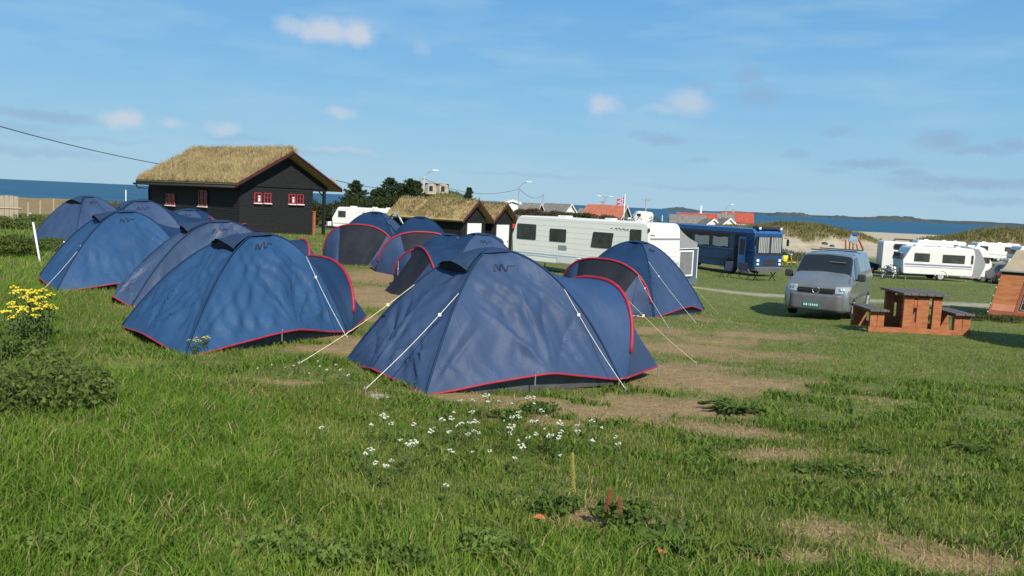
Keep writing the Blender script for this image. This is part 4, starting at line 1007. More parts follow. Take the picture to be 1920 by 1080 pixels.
# local +x is towards the near end, local -y faces the camera side
rz = atan2(-sdv.y, -sdv.x); 
zc = CAMZ-3.12
big = caravan('long white caravan with grey windows behind the nearest tents', LC, 2.52, (cen.x, cen.y, zc), rz,
    [(3.25, 1.98, .52, .42, 0), (1.45, 1.66, 1.05, .62, .10), (-1.05, 1.72, .92, .52, 0), (-3.0, 1.78, 1.15, .66, 0)], W=WC, stripes=[(.80, .05, 'stripe'), (.70, .035, 'stripe')], shape=0, m='white_gel')
# awning frame line, text, lower panel
mb = MB()
pts = [(2.15, 2.19), (2.25, 2.24), (2.3, 2.18), (2.42, 2.25), (2.48, 2.17), (2.6, 2.23), (2.7, 2.18), (2.9, 2.2)]
mb.tube([(x, -WC/2-.012, z) for x, z in pts], .014, 4); mb.tube([(1.9, -WC/2-.012, 2.19), (2.05, -WC/2-.012, 2.21)], .008, 4); mb.build('script_lettering', 'decal', big)
plate_on(big, 'grey_sticker', 'awning_grey', -.75, -(WC/2+.004), 1.17, .5, .22, -1, .006)
plate_on(big, 'locker_door', 'white_clean', -.4, -(WC/2+.004), .62, 1.3, .26, -1, .01)
# near end details (x = +L/2)
mb = MB(); mb.box((LC/2-.005, 0, 1.86), (.03, WC-.12, .07)); mb.build('end_rail', 'decal', big)
mb = MB()
for zz in (.95, 1.12, 1.29, 1.46, 1.63): mb.box((LC/2+.001, 0, zz), (.014, WC-.3, .014))
mb.build('end_rib', 'rib', big)
mb = MB(); mb.box((LC/2-.002, 0, .82), (.02, WC-.12, .10)); mb.build('end_stripe', 'stripe', big)
mb = MB(); mb.box((LC/2+.0, -.93, 2.02), (.02, .3, .05)); mb.build('end_lettering', 'decal', big)
mb = MB(); mb.box((LC/2-.04, -WC/2-.01, 2.22), (.06, .05, .16)); mb.build('marker_light', 'plastic', big)
# --- awning tent on the caravan's far right side
Ebase = Vector((kc.x, kc.y, 0))+ex*(WC+.05)
aw = thing('caravan_awning', 'blue grey awning with a framed window joined to the long caravan', 'awning', (Ebase.x, Ebase.y, zc-.18), al)
D = 1.75; LA = 4.5  # local x away from caravan, local y along it
def awroof(u, v): return (D*u, .25+LA*v, 2.62-.95*u+.20*u*u-.05*sin(pi*u))
mb = MB(); mb.grid(awroof, 12, 6); mb.build('roof', 'awning_grey', aw, smooth=True)
def awend(u, v): return (D*u, .25+.03*sin(9*u)*sin(5*v), (1.62+.0*u)*v) 
mb = MB(); mb.grid(awend, 16, 10); mb.build('end_wall', 'awning_blue', aw, smooth=True)
mb = MB(); mb.grid(lambda u, v: (D*u, .262, 1.60+v*(awroof(u, 0)[2]-1.60)), 12, 4); mb.build('end_gable', 'awning_grey', aw)
mb = MB(); mb.grid(lambda u, v: (D+.12*(1-v)+.03*sin(7*u), .25+LA*u, 1.67*v), 12, 8); mb.build('front_wall', 'awning_blue', aw, smooth=True)
mb = MB(); mb.grid(lambda u, v: (D*1.0*u, .20, .26*v), 6, 2); mb.build('skirt', 'awning_band', aw)
mb = MB()
for c_, d_ in (((.75, .17, .42), (1.14, .03, .07)), ((.75, .17, 1.50), (1.14, .03, .07)), ((.21, .172, .96), (.07, .03, 1.15)), ((1.29, .172, .96), (.07, .03, 1.15))): mb.box(c_, d_)
wf = mb.build('window', 'white', aw); mb = MB(); mb.grid(lambda u, v: (.24+1.02*u, .185+.01*sin(20*u), .46+1.0*v), 20, 4); mb.build('pane', 'mesh_grey', wf)
mb = MB(); mb.tube([(D+.0, .22, 0), (D, .22, 1.66)], .02, 6); mb.tube([(0, .2, 1.6), (D, .2, 1.62)], .018, 6); mb.build('awning_pole', 'white', aw)

# --- small caravan far left by the trees
p = at(688, 420, 74); small = caravan('small white caravan under the trees, its end beside the turf cabin', 5.6, 2.15, (p.x, p.y, CAMZ-3.2), R_(-8), [(-1.9, 1.52, .62, .5, 0), (.5, 1.45, 1.1, .5, 0), (1.9, 1.5, .6, .5, 0)], W=2.1, stripes=[(.72, .05, 'decal')], shape=1, m='white_clean', ribs=False)
# --- caravan right
p = at(1748, 500, 62); c3 = caravan('white caravan with two dark windows and a violet stripe on the lawn at right', 4.9, 2.38, (p.x, p.y, gz(p.x, p.y)+.0), R_(-7),
  [(-1.15, 1.62, 1.0, .55, 0), (1.0, 1.60, 1.45, .54, 0)], W=2.3, stripes=[(1.10, .10, 'stripe_v'), (.95, .04, 'stripe_v')], shape=1, m='white_clean', ribs=False)
plate_on(c3, 'end_window', 'acryl', 2.25, -(1.15+.01), 1.62, .14, .62, -1, .02)
# --- alcove camper body behind it
p = at(1700, 470, 68); o = thing('camper', 'white camper with two round cornered windows behind the violet striped caravan', 'camper', (p.x, p.y, gz(p.x, p.y)), R_(-12))
mb = MB(); mb.prism(rp([(-2.0, .5, .1), (3.2, .5, .1), (3.2, 2.58, .2), (-2.0, 2.66, .15)]), -1.1, 1.1); mb.build('body', 'white_clean', o, bevel=.05)
for z_ in (2.26, 1.48): f = plate_on(o, 'window', 'plastic', -.75, -1.11, z_, .95, .45, -1, .03, rad=.18); plate_on(f, 'pane', 'glass', -.75, -1.14, z_, .82, .34, -1, .01, rad=.15)
for x_ in (-.9, 2.3): wheel(o, x_, -.95, .34, .34, .22, -1); wheel(o, x_, .95, .34, .34, .22, 1)
mb = MB(); mb.box((-2.0, 0, .62), (.2, 2.0, .25)); mb.build('bumper', 'plastic', o)
# bicycle rack clutter beside the caravan tow bar
p = at(1668, 500, 60.5); o = thing('bicycle', 'dark bicycle leaning at the tow bar of the violet striped caravan', 'bicycle', (p.x, p.y, gz(p.x, p.y)), R_(25))
for x_ in (-.52, .52):
    mb = MB(); mb.tube([(x_+.33*cos(a), 0, .34+.33*sin(a)) for a in np.linspace(0, 2*pi, 21)], .03, 6); wt = mb.build('wheel', 'rubber', o)
    mb = MB()
    for a in np.linspace(0, pi, 7)[:-1]: mb.tube([(x_-.32*cos(a), 0, .34-.32*sin(a)), (x_+.32*cos(a), 0, .34+.32*sin(a))], .004, 3)
    mb.build('spokes', 'steel', wt)
mb = MB(); mb.tube([(-.52,0,.34),(-.08,0,.3),(-.2,0,.85),(-.52,0,.34)], .025, 6); mb.tube([(-.08,0,.3),(.38,0,.8),(-.18,0,.8)], .025, 6); mb.tube([(.52,0,.34),(.36,0,.95)], .025, 6); mb.tube([(.34,-.28,1.0),(.36,0,.97),(.34,.28,1.0)], .02, 6); mb.build('bike_frame', 'carblack', o)
mb = MB(); mb.box((-.21, 0, .92), (.26, .14, .06)); mb.build('saddle', 'rubber', o, bevel=.02)
# white tunnel awning and caravans beyond
def roundvan(px, d, L, H, rz, lab, m='white_clean', m2='awning_grey'):
    p = at(px, 480, d); o = thing('caravan', lab, 'caravan', (p.x, p.y, gz(p.x, p.y)), R_(rz), 'white touring caravans')
    mb = MB(); mb.prism(rp([(-L/2, .3, .1), (L/2-.1, .3, .2), (L/2+.12, 1.3, .6), (L/2-.45, H, .6), (-L/2, H, .1)], 7), -1.15, 1.15); mb.build('body', m, o, bevel=.06)
    mb = MB(); mb.prism(rp([(-L/2-.6, .2, .1), (-L/2+.8, .2, .1), (-L/2+1.25, 1.3, .7), (-L/2+.6, H-.06, .6), (-L/2-.6, H-.02, .1)], 7), -1.2, -1.16); mb.build('grey_panel', m2, o)
    plate_on(o, 'window', 'acryl', L*.18, -1.16, 1.6, .8, .45, -1, .02)
    for s in (-1, 1): wheel(o, 0, s*1.0, .32, .32, .2, s)
    mb = MB(); mb.box((-.3, .1, H+.05), (.5, .5, .12)); mb.build('roof_vent', 'white_gel', o, bevel=.02)
    return o
roundvan(1826, 66, 1.6, 2.55, -5, 'round ended white caravan with a grey side panel, right of the violet striped one')
def simplevan(px, py, d, L, H, rz, lab):
    p = at(px, py, d); return caravan(lab, L, H, (p.x, p.y, gz(p.x, p.y)), R_(rz), [(-L*.28, 1.6, .9, .5, 0), (L*.25, 1.6, 1.0, .5, 0)], W=2.3, stripes=[(.85, .06, 'decal')], shape=1, m='white_clean', ribs=False)
simplevan(1756, 470, 104, 6.0, 2.3, -10, 'white caravan roof farthest back in the row, before the grassy dune')
simplevan(1862, 470, 108, 5.6, 2.3, -6, 'white caravan behind the grey panelled one, under the dune')
simplevan(1945, 475, 96, 5.6, 2.3, -4, 'white caravan above the tan roof of the brown tent')

# --- generic lofted car
def loft(st, n_sub=5):
    """st: list of (x, zl, zb, zt, wl, wb, wt)"""
    def S(x, v, off=0):
        x = min(max(x, st[0][0]), st[-1][0])
        for i in range(len(st)-1):
            if st[i][0] <= x <= st[i+1][0]: break
        t = (x-st[i][0])/(st[i+1][0]-st[i][0]); a, b = st[i], st[i+1]
        q = [a[k]*(1-t)+b[k]*t for k in range(7)]; _, zl, zb, zt, wl, wb, wt = q
        k = [(0, zl), (wl*.9, zl), (wl, zl+.06), (wb, zl+(zb-zl)*.5), (wb*.995, zb), (wt+(wb-wt)*.12, zt-.12), (wt-.02, zt-.035), (wt-.14, zt), (0, zt+.035)]
        s = v*(len(k)-1); j = min(int(s), len(k)-2); f = s-j; y, z = k[j][0]*(1-f)+k[j+1][0]*f, k[j][1]*(1-f)+k[j+1][1]*f
        d = Vector((k[j+1][1]-k[j][1], -(k[j+1][0]-k[j][0]))).normalized() if True else None
        return Vector((x, y+d.x*off, z+d.y*off))
    return S
def car_body(parent, st, m, name='body', nx=70):
    S = loft(st); x0, x1 = st[0][0], st[-1][0]; mb = MB(); xs = sorted(set([s[0] for s in st]+[x0+(x1-x0)*i/nx for i in range(nx+1)]))
    rows = []
    for x in xs: 
        half = [S(x, v/24) for v in range(25)]; rows.append([Vector((p.x, -p.y, p.z)) for p in half]+[p for p in half[::-1]][1:])
    n = len(rows[0]); vs = [p for r in rows for p in r]; fs = [(i*n+j, i*n+j+1, (i+1)*n+j+1, (i+1)*n+j) for i in range(len(rows)-1) for j in range(n-1)]
    fs += [tuple(range(n)), tuple(range(len(vs)-1, len(vs)-1-n, -1))]
    mb.add(vs, fs); b = mb.build(name, m, parent, smooth=True, weld=True)
    e = b.modifiers.new('es', 'EDGE_SPLIT'); e.split_angle = R_(38)
    return S
def patch(parent, name, m, S, x0, x1, v0, v1, side=1, off=.006, nx=10, nv=8, fx=None):
    mb = MB()
    def f(u, v):
        a, b = (x0, x1) if fx is None else fx(v); p = S(a+(b-a)*u, v0+(v1-v0)*v, off); return (p.x, side*p.y, p.z)
    mb.grid(f, nx, nv); return mb.build(name, m, parent, smooth=True)
def mirror_patch(parent, name, m, S, x0, x1, v0, off=.006, nx=10, nv=10):
    mb = MB()
    def f(u, v):
        q = abs(2*v-1); p = S(x0+(x1-x0)*u, 1-(1-v0)*q, off); return (p.x, math.copysign(p.y, 2*v-1), p.z)
    mb.grid(f, nx, nv*2); return mb.build(name, m, parent, smooth=True)
# --- silver van
van_st = [(0, .34, .58, .84, .74, .80, .72), (.04, .28, .66, .98, .87, .89, .80), (.12, .24, .84, 1.08, .93, .94, .84), (.34, .22, .96, 1.19, .945, .95, .85), (.80, .22, 1.12, 1.34, .945, .95, .82),
          (1.0, .22, 1.14, 1.48, .945, .95, .80), (1.42, .22, 1.15, 1.84, .945, .95, .74), (1.60, .22, 1.16, 1.92, .945, .95, .74), (2.1, .22, 1.17, 1.95, .945, .95, .75), (4.55, .22, 1.17, 1.95, .945, .95, .75), (4.8, .3, 1.15, 1.88, .93, .94, .72), (4.89, .42, 1.1, 1.60, .9, .91, .70)]
bt = R_(30); kv = at(1592, 560, 25.2); vf = Vector((-sin(bt), -cos(bt), 0))   # heading
print('VAN', kv, gz(kv.x, kv.y)); ctr = Vector((kv.x, kv.y, 0))+Vector((-cos(bt), sin(bt), 0))*.95
van = thing('panel_van', 'silver blue delivery van with black grille and mirrors parked facing the camera', 'van', (ctr.x, ctr.y, gz(ctr.x, ctr.y)+.02), atan2(-vf.y, -vf.x))
S = car_body(van, van_st, 'vanpaint')
def VB(name, m, c, d, bev=.0, parent=None, rz=0, ry=0):
    mb = MB(); mb.box(c, d, mt=Matrix.Rotation(rz, 4, 'Z') @ Matrix.Rotation(ry, 4, 'Y')); return mb.build(name, m, parent or van, bevel=bev)
mirror_patch(van, 'windscreen', 'glass', S, .84, 1.48, .645, .008)
VB('visor_reflection', 'awning_grey', (1.2, -.36, 1.66), (.012, .5, .14), .01, van, 0, R_(-52)).name = 'visor_reflection_plate'  # pale plate on the windscreen, a reflection put in as colour
for sd in (-1, 1):
    patch(van, 'side_window', 'glass', S, 1.25, 2.15, .515, .635, sd, .008, fx=lambda v: (1.12+.52*v, 2.12))
    patch(van, 'wheel_arch', 'rubber', S, .55, 1.35, .22, .365, sd, .006, fx=lambda v: (.95-.42*sqrt(max(0, 1-v**2.2)), .95+.42*sqrt(max(0, 1-v**2.2))))
    patch(van, 'wheel_arch', 'rubber', S, 3.55, 4.35, .22, .365, sd, .006, fx=lambda v: (3.95-.42*sqrt(max(0, 1-v**2.2)), 3.95+.42*sqrt(max(0, 1-v**2.2))))
    patch(van, 'door_seam', 'plastic', S, 2.25, 2.262, .3, .72, sd, .003, 1, 12); patch(van, 'door_seam', 'plastic', S, 3.55, 3.562, .3, .72, sd, .003, 1, 12); patch(van, 'door_seam', 'plastic', S, 1.08, 1.09, .3, .5, sd, .003, 1, 12)
    patch(van, 'door_handle', 'plastic', S, 2.0, 2.16, .475, .487, sd, .02, 3, 2)
    patch(van, 'side_strip', 'bumper', S, 1.4, 3.5, .335, .365, sd, .01, 8, 2)
    patch(van, 'lower_sill', 'bumper', S, 1.4, 3.5, .2, .27, sd, .006, 8, 3)
    for x_ in (.95, 3.95): wheel(van, x_, sd*.84, .33, .335, .22, sd)
    # headlight wraps the corner
    mb = MB()
    def hl(u, v): 
        x_ = .0+.40*u*u; yy = sd*(.54+.385*sin(min(1, u*1.25)*pi/2)); return (x_-.02+.04*v, yy+sd*.006, .81+.20*v*(1-.2*u)+.07*u)
    mb.grid(hl, 10, 6); h_ = mb.build('headlight', 'lens', van, smooth=True)
    mb = MB(); mb.ball((.03, sd*.66, .90), (.03, .085, .075)); mb.build('reflector', 'chrome', h_, smooth=True)
    mb = MB(); mb.ball((.30, sd*.93, .95), (.06, .012, .05)); mb.build('indicator', 'orangelamp', h_, smooth=True)
    mr = VB('wing_mirror', 'plastic', (1.2, sd*1.09, 1.26), (.12, .24, .22), .04); mb = MB(); mb.tube([(1.26, sd*.9, 1.16), (1.22, sd*1.02, 1.2)], .03, 6); mb.build('mirror_arm', 'plastic', mr)
    VB('tail_light', 'redlamp', (4.87, sd*.84, 1.1), (.05, .12, .5), .01)
# bumper, grille, plate, emblem
mb = MB()
def bmp(u, v):
    y = (2*u-1); yy = .93*math.copysign(min(1, abs(y)*1.0), y); x_ = .0-.05+.34*max(0, abs(y)-.72)/.28*1.0 if abs(y) > .72 else -.05+.02*y*y
    return (x_+.03*abs(v-.5), yy, .27+.50*v)
mb.grid(bmp, 28, 6); bo = mb.build('bumper', 'bumper', van, smooth=True)
so_ = bo.modifiers.new('s', 'SOLIDIFY'); so_.thickness = .04; so_.offset = 1
VB('air_intake', 'black', (-.06, 0, .60), (.03, 1.15, .13), .02); VB('grille', 'black', (-.01, 0, .875), (.09, 1.06, .15), .03)
VB('grille_bar', 'chrome', (-.06, 0, .945), (.012, 1.02, .014)); VB('grille_bar', 'plastic', (-.06, 0, .875), (.012, 1.0, .018))
pl = VB('number_plate', 'plate', (-.088, .10, .43), (.012, .50, .11), .003)
mb = MB()
for k, (w_) in enumerate((.03, .035, .012, .03, .03, .03, .03)): mb.box((-.096, .30-k*.062, .43), (.004, w_, .06))
mb.build('plate_marks', 'lamp', pl)
em = MB(); em.tube([(-.068, .10*cos(a), .89+.10*sin(a)) for a in np.linspace(0, 2*pi, 25)], .011, 6); emo = em.build('emblem', 'chrome', van, smooth=True)
em = MB()
em.tube([(-.07, -.04, .975), (-.07, 0, .90), (-.07, .04, .975)], .008, 5); em.tube([(-.07, -.078, .945), (-.07, -.038, .81), (-.07, 0, .885), (-.07, .038, .81), (-.07, .078, .945)], .008, 5); em.build('emblem_letters', 'chrome', emo)
VB('roof_bar', 'plastic', (2.4, 0, 2.01), (.06, 1.42, .035), .01); VB('roof_bar', 'plastic', (3.9, 0, 2.01), (.06, 1.42, .035), .01)
mb = MB(); mb.tube([(.84, -.5, 1.36), (.92, .0, 1.45)], .01, 5); mb.tube([(.84, .1, 1.37), (.92, .55, 1.45)], .01, 5); mb.build('wiper', 'plastic', van)

# --- blue bus
kb = at(1416, 470, 54.5); ab = R_(30); bx = Vector((cos(ab), sin(ab), 0)); by = Vector((-sin(ab), cos(ab), 0)); LB, WB = 10.5, 2.5
o0 = Vector((kb.x, kb.y, 0))+bx*WB/2
bus = thing('camper_bus', 'old blue bus with curtained windscreen and open door beside the awning', 'bus', (o0.x, o0.y, gz(o0.x, o0.y)+.02), ab)
# local: x across (+x right side of picture), y back along the bus from its front at y=0; front faces -y
def BB(name, m, c, d, bev=0, parent=None): mb = MB(); mb.box(c, d); return mb.build(name, m, parent or bus, bevel=bev)
mb = MB(); mb.prism(rp([(0, .42, .1), (LB, .42, .1), (LB, 2.9, .25), (.12, 2.9, .3), (-.0, 1.6, .3)], 5), -WB/2, WB/2, ax='x'); mb.build('body', 'busblue', bus, bevel=.07)
mb = MB(); mb.prism(rp([(.05, 2.72, .05), (LB+.04, 2.72, .05), (LB+.04, 3.02, .2), (.3, 3.02, .2)], 4), -WB/2-.05, WB/2+.05, ax='x'); mb.build('roof', 'busroof', bus, bevel=.04)
BB('roof_rack', 'plastic', (0, .28, 3.12), (2.2, .5, .16), .03); 
for s in (-1, 1): BB('roof_lamp', 'lamp', (s*.95, .0, 3.08), (.18, .08, .16), .03)
ws = BB('windscreen', 'glass', (0, .0, 2.02), (2.22, .10, 1.08), .05)
mb = MB()
for s in (-1, 1): mb.grid(lambda u, v: (s*(.06+.98*u), -.058+.014*sin(40*u), 1.52+1.0*v), 60, 3)
mb.build('curtain', 'curtain', ws, smooth=True)
BB('screen_pillar', 'plastic', (0, -.075, 2.02), (.05, .03, 1.08)); BB('front_band', 'plastic', (0, -.012, 1.42), (2.46, .03, .08))
BB('grille', 'plastic', (.12, -.015, .92), (1.1, .04, .38), .02)
for s in (-1, 1):
    BB('headlight', 'lamp', (s*.98, -.03, 1.02), (.22, .06, .18), .04); BB('headlight', 'lamp', (s*.98, -.03, .78), (.2, .06, .14), .03); mb = MB(); mb.tube([(s*1.3, .05, 2.5), (s*1.42, -.2, 2.45)], .02, 5); mb.box((s*1.42, -.2, 2.2), (.06, .16, .42)); mb.build('mirror', 'plastic', bus)
BB('bumper', 'bumper', (0, -.06, .5), (2.5, .14, .22), .04)
xs = -WB/2
for s in (-1, 1):
    xo = s*(WB/2+.004)
    for k, (y0, y1) in enumerate(((2.35, 4.0), (4.15, 5.8), (5.95, 7.5), (7.65, 9.1), (9.2, 10.3))):
        f = BB('window', 'glass', (xo, (y0+y1)/2, 2.14), (.03, y1-y0, .92), .01)
        if k in (0, 1): 
            mb = MB(); mb.grid(lambda u, v: (xo+s*.018, y0+.1+(y1-y0-.2)*u, 1.74+.62*v+.03*sin(8*u)), 12, 3); mb.build('curtain', 'curtain', f)
    BB('rain_rail', 'busroof', (xo, LB/2, 1.62), (.03, LB-.2, .05)); BB('lower_rail', 'plastic', (xo, LB/2, .9), (.02, LB-.3, .03))
BB('doorway', 'black', (-WB/2-.006, 1.35, 1.55), (.03, 1.0, 2.1)); 
d_ = BB('door', 'busblue', (-WB/2-.35, .82, 1.5), (.62, .05, 2.0), .01); BB('pane', 'glass', (-WB/2-.36, .79, 1.85), (.45, .02, 1.0), 0, d_)
for y_ in (2.2, 8.0):
    for s in (-1, 1):
        mb = MB(); mb.tube([(s*(WB/2-.28), y_, .5), (s*(WB/2-.0), y_, .5)], [.5, .5], 22); w_ = mb.build('wheel', 'rubber', bus); mb = MB(); mb.tube([(s*(WB/2-.02), y_, .5), (s*(WB/2+.01), y_, .5)], .28, 16); mb.build('rim', 'rim', w_)
# folding furniture in front of the bus
def fold_table(p, rz, lab, w=1.1, d=.6, h=.7):
    o = thing('folding_table', lab, 'table', (p.x, p.y, gz(p.x, p.y)), rz)
    mb = MB(); mb.box((0, 0, h), (w, d, .05)); mb.build('table_top', 'oldwood', o)
    for s in (-1, 1): mb = MB(); mb.tube([(s*w*.4, -d*.4, h), (-s*w*.1+s*w*.45, d*.4, 0)], .03, 5); mb.tube([(s*w*.4, d*.4, h), (s*w*.4, -d*.4, 0)], .03, 5); mb.build('leg', 'rubber', o)
    return o
def fold_chair(p, rz, lab, m='darkblue', grp='folding chairs by the bus'):
    o = thing('folding_chair', lab, 'chair', (p.x, p.y, gz(p.x, p.y)), rz, grp)
    mb = MB(); mb.box((0, 0, .43), (.5, .48, .04)); mb.build('seat', m, o, bevel=.01); mb = MB(); mb.box((0, .26, .74), (.5, .05, .5), mt=Matrix.Rotation(-.2, 4, 'X')); mb.build('backrest', m, o, bevel=.01)
    for s in (-1, 1): mb = MB(); mb.tube([(s*.26, -.25, 0), (s*.26, .24, .5), (s*.26, .32, 1.0)], .018, 5); mb.tube([(s*.26, .3, 0), (s*.26, -.24, .5)], .018, 5); mb.tube([(s*.28, -.22, .62), (s*.28, .26, .64)], .022, 5); mb.build('leg', 'rubber', o)
    return o
p = G(1432, 527); fold_table(p, R_(20), 'black trestle table in front of the bus headlights', 1.5, .7, .6)
p = G(1360, 520); fold_chair(p, R_(200), 'dark folding chair left of the bus door')
p = G(1394, 523); fold_chair(p, R_(150), 'dark folding chair just below the open bus door')

# --- parked cars beyond
car_st = [(0, .3, .5, .62, .6, .66, .5), (.08, .22, .62, .74, .8, .82, .7), (.5, .2, .78, .86, .86, .88, .74), (1.15, .2, .88, .98, .86, .89, .72), (1.75, .2, .92, 1.40, .86, .89, .58), (2.3, .2, .94, 1.48, .86, .89, .58), (3.3, .2, .95, 1.44, .86, .89, .57), (3.95, .2, .96, 1.05, .86, .88, .66), (4.35, .25, .85, .95, .8, .82, .66), (4.42, .35, .7, .8, .7, .72, .6)]
def car(px, py, d, rz, m, lab, z=None):
    p = at(px, py, d); o = thing('parked_car', lab, 'car', (p.x, p.y, gz(p.x, p.y) if z is None else z), R_(rz), 'parked cars')
    S = car_body(o, car_st, m, nx=40)
    mirror_patch(o, 'windscreen', 'glass', S, 1.22, 1.72, .655); mirror_patch(o, 'rear_window', 'glass', S, 3.4, 3.9, .655)
    for sd in (-1, 1):
        patch(o, 'side_window', 'glass', S, 1.7, 3.5, .53, .64, sd, .008, fx=lambda v: (1.35+.5*v, 3.75-.4*v))
        for x_ in (.85, 3.45): wheel(o, x_, sd*.80, .30, .31, .18, sd)
        mb = MB(); mb.ball((.1, sd*.62, .68), (.06, .14, .07)); mb.build('headlight', 'lamp', o, smooth=True)
        mb = MB(); mb.box((4.36, sd*.66, .82), (.08, .2, .12)); mb.build('tail_light', 'redlamp', o)
    return o
car(1487, 470, 82, 160, 'carblack', 'black car half hidden behind the bus front, at the foot of the dune')
car(1634, 490, 70, 205, 'carblue', 'dark blue car between the silver van and the white camper')
car(1872, 490, 64, 250, 'carblack', 'black car in the shade right of the round ended caravan')
car(1030, 411, 88, 190, 'carred', 'red car whose roof shows above the long caravan', CAMZ-2.9)
car(1075, 413, 84, 185, 'carblack', 'black car beside the red one above the long caravan', CAMZ-3.35)
car(1005, 407, 92, 200, 'carblue', 'dark car left of the red one over the caravan roof', CAMZ-2.85)
p = at(1125, 414, 70); o = caravan('white caravan roof showing just above the long caravan', 4.6, 2.3, (p.x, p.y, CAMZ-1.28-2.3), R_(-4), [(-1, 1.4, .9, .5, 0)], shape=1, m='white_clean', ribs=False)
p = at(1196, 405, 120); o = thing('small_truck', 'small white truck standing before the sea, under the power pole', 'truck', (p.x, p.y, CAMZ-2.45), R_(4))
mb = MB(); mb.prism(rp([(-1.6, .35, .1), (2.0, .35, .2), (2.0, 1.9, .5), (-.2, 2.0, .25), (-.7, 1.1, .15), (-1.6, .95, .15)], 4), -.9, .9); mb.build('body', 'white_clean', o, bevel=.05)
f = plate_on(o, 'window', 'glass', -.05, -.91, 1.45, .55, .4, -1, .02); 
for x_ in (-.9, 1.3): wheel(o, x_, -.8, .32, .32, .2, -1); wheel(o, x_, .8, .32, .32, .2, 1)

# --- brown trailer tent at the right edge
pb = at(1853, 560, 31); z0 = gz(pb.x+1.5, pb.y+1)
tt = thing('trailer_tent', 'orange brown trailer tent with tan roof and barred window at the right edge', 'tent', (pb.x, pb.y, z0), R_(-30), scale=(1, 1, 1.22))
def fw(u, v): # front wall leaning in
    return (.36*v+u*(4.2-.36*v*.2), .35*v-.0+.02*sin(14*u)*sin(pi*v), 1.42*v)
def sub(name, m, u0, u1, v0, v1, off=0):
    mb = MB(); mb.grid(lambda u, v: Vector(fw(u0+(u1-u0)*u, v0+(v1-v0)*v))+Vector((0, -off, 0)), 10, 8); return mb.build(name, m, tt, smooth=True)
sub('front_wall', 'canvas_brown', 0, 1, .0, 1); sub('lower_band', 'canvas_red', 0, 1, .01, .16, .010); sub('pale_band', 'canvas_pink', .012, .185, .17, .31, .014); sub('dark_band', 'canvas_dark', .0, 1, .93, 1.0, .012); sub('door_edge', 'canvas_red', .19, .21, .0, .95, .02)
wn_ = sub('window', 'black', .225, .47, .22, .80, .02); mb = MB()
for k in range(6): mb.tube([Vector(fw(.225+.245*k/5, .22))+Vector((0,-.03,0)), Vector(fw(.225+.245*k/5, .80))+Vector((0,-.03,0))], .014, 4)
for k in range(5): mb.tube([Vector(fw(.225, .22+.58*k/4))+Vector((0,-.03,0)), Vector(fw(.47, .22+.58*k/4))+Vector((0,-.03,0))], .014, 4)
mb.build('window_bars', 'awning_grey', wn_)
mb = MB(); mb.grid(lambda u, v: (.36*v, .35*v+(3.0)*u, 1.42*v), 8, 8); mb.build('side_wall', 'canvas_red', tt)
mb = MB(); mb.grid(lambda u, v: (.30+.45*v+u*(4.0-.5*v), .28+1.25*v, 1.42+.62*v-.05*sin(pi*v)+.015*sin(9*u)), 12, 6); mb.grid(lambda u, v: (.30+.45*v, .28+2.6*u+(1.25-2.6*u)*v, 1.42+.62*v), 6, 4); mb.grid(lambda u, v: (.75+u*3.4, 1.53+1.3*v, 2.04-.62*v), 6, 4); mb.build('roof', 'canvas_tan', tt, smooth=False)
mb = MB(); mb.tube([(.28, .26, 1.43), (4.3, .26, 1.43)], .035, 6); mb.build('roof_edge', 'awning_grey', tt)
mb = MB()
for k in range(5):
    t_ = .15+.17*k; mb.tube([Vector(fw(0, t_))+Vector((-.01, -.01, 0)), Vector(fw(0, t_))+Vector((-.05, -.06, -.04))], .02, 4)
mb.build('toggle', 'awning_grey', tt)
# caravan added out of view at right, only to cast the shadow on the grass
coff = caravan('unseen white caravan added beyond the right edge to shade the lawn', 5.2, 2.5, (11.9, 12.1, gz(11.9, 12.1)), R_(158), [(-1.3, 1.7, 1.0, .6, 0), (1.3, 1.7, 1.4, .6, 0)], shape=1, m='white_clean', ribs=False, stripes=[(.9, .06, 'decal')])
# red cargo box etc
# ================================================================== PICNIC TABLE, SMALL THINGS
gA, gB = G(1627, 622), G(1808, 627)
vx = Vector((gB.x-gA.x, gB.y-gA.y, 0)); Wt = vx.length; s_ = Wt/2.0
pt = thing('picnic_table', 'orange stained plank picnic table with dark weathered top and two fixed benches', 'picnic table', (gA.x, gA.y, min(gz(gA.x, gA.y), gz(gB.x, gB.y))), atan2(vx.y, vx.x)-.11, scale=s_)
print('TABLE width', Wt)
DT = .98   # length away from camera
def TB(name, m, items, bev=.006, parent=None):
    mb = MB()
    for c, d in items: mb.box(c, d)
    return mb.build(name, m, parent or pt, bevel=bev)
for y in (0.03, DT-.03):
    TB('ground_sill', 'orangewood', [((1.0, y, .055), (2.0, .09, .11))])
    for x0, x1 in ((.02, .30), (1.66, 1.98)):
        TB('bench_support', 'orangewood', [((x0+(x1-x0)*.25, y, .245), ((x1-x0)*.48, .08, .27)), ((x0+(x1-x0)*.75, y, .245), ((x1-x0)*.48, .08, .27)), (((x0+x1)/2, y, .395), (x1-x0, .082, .035))])
    TB('table_support', 'orangewood', [((.75, y, .44), (.19, .08, .66)), ((1.03, y, .44), (.23, .08, .66)), ((1.31, y, .44), (.17, .08, .66)), ((1.04, y+.002, .745), (.73, .084, .05)), ((.88, y, .17), (.10, .07, .12)), ((.88, y, .60), (.06, .07, .16))])
TB('brace', 'orangewood', [((1.0, DT/2, .10), (.12, DT-.2, .08)), ((.16, DT/2, .38), (.06, DT-.2, .06)), ((1.82, DT/2, .38), (.06, DT-.2, .06))])
TB('table_top', 'oldwood', [((.66+.152*k, DT/2-.02, .795+.002*(k % 2)), (.146, DT+.20, .045)) for k in range(6)])
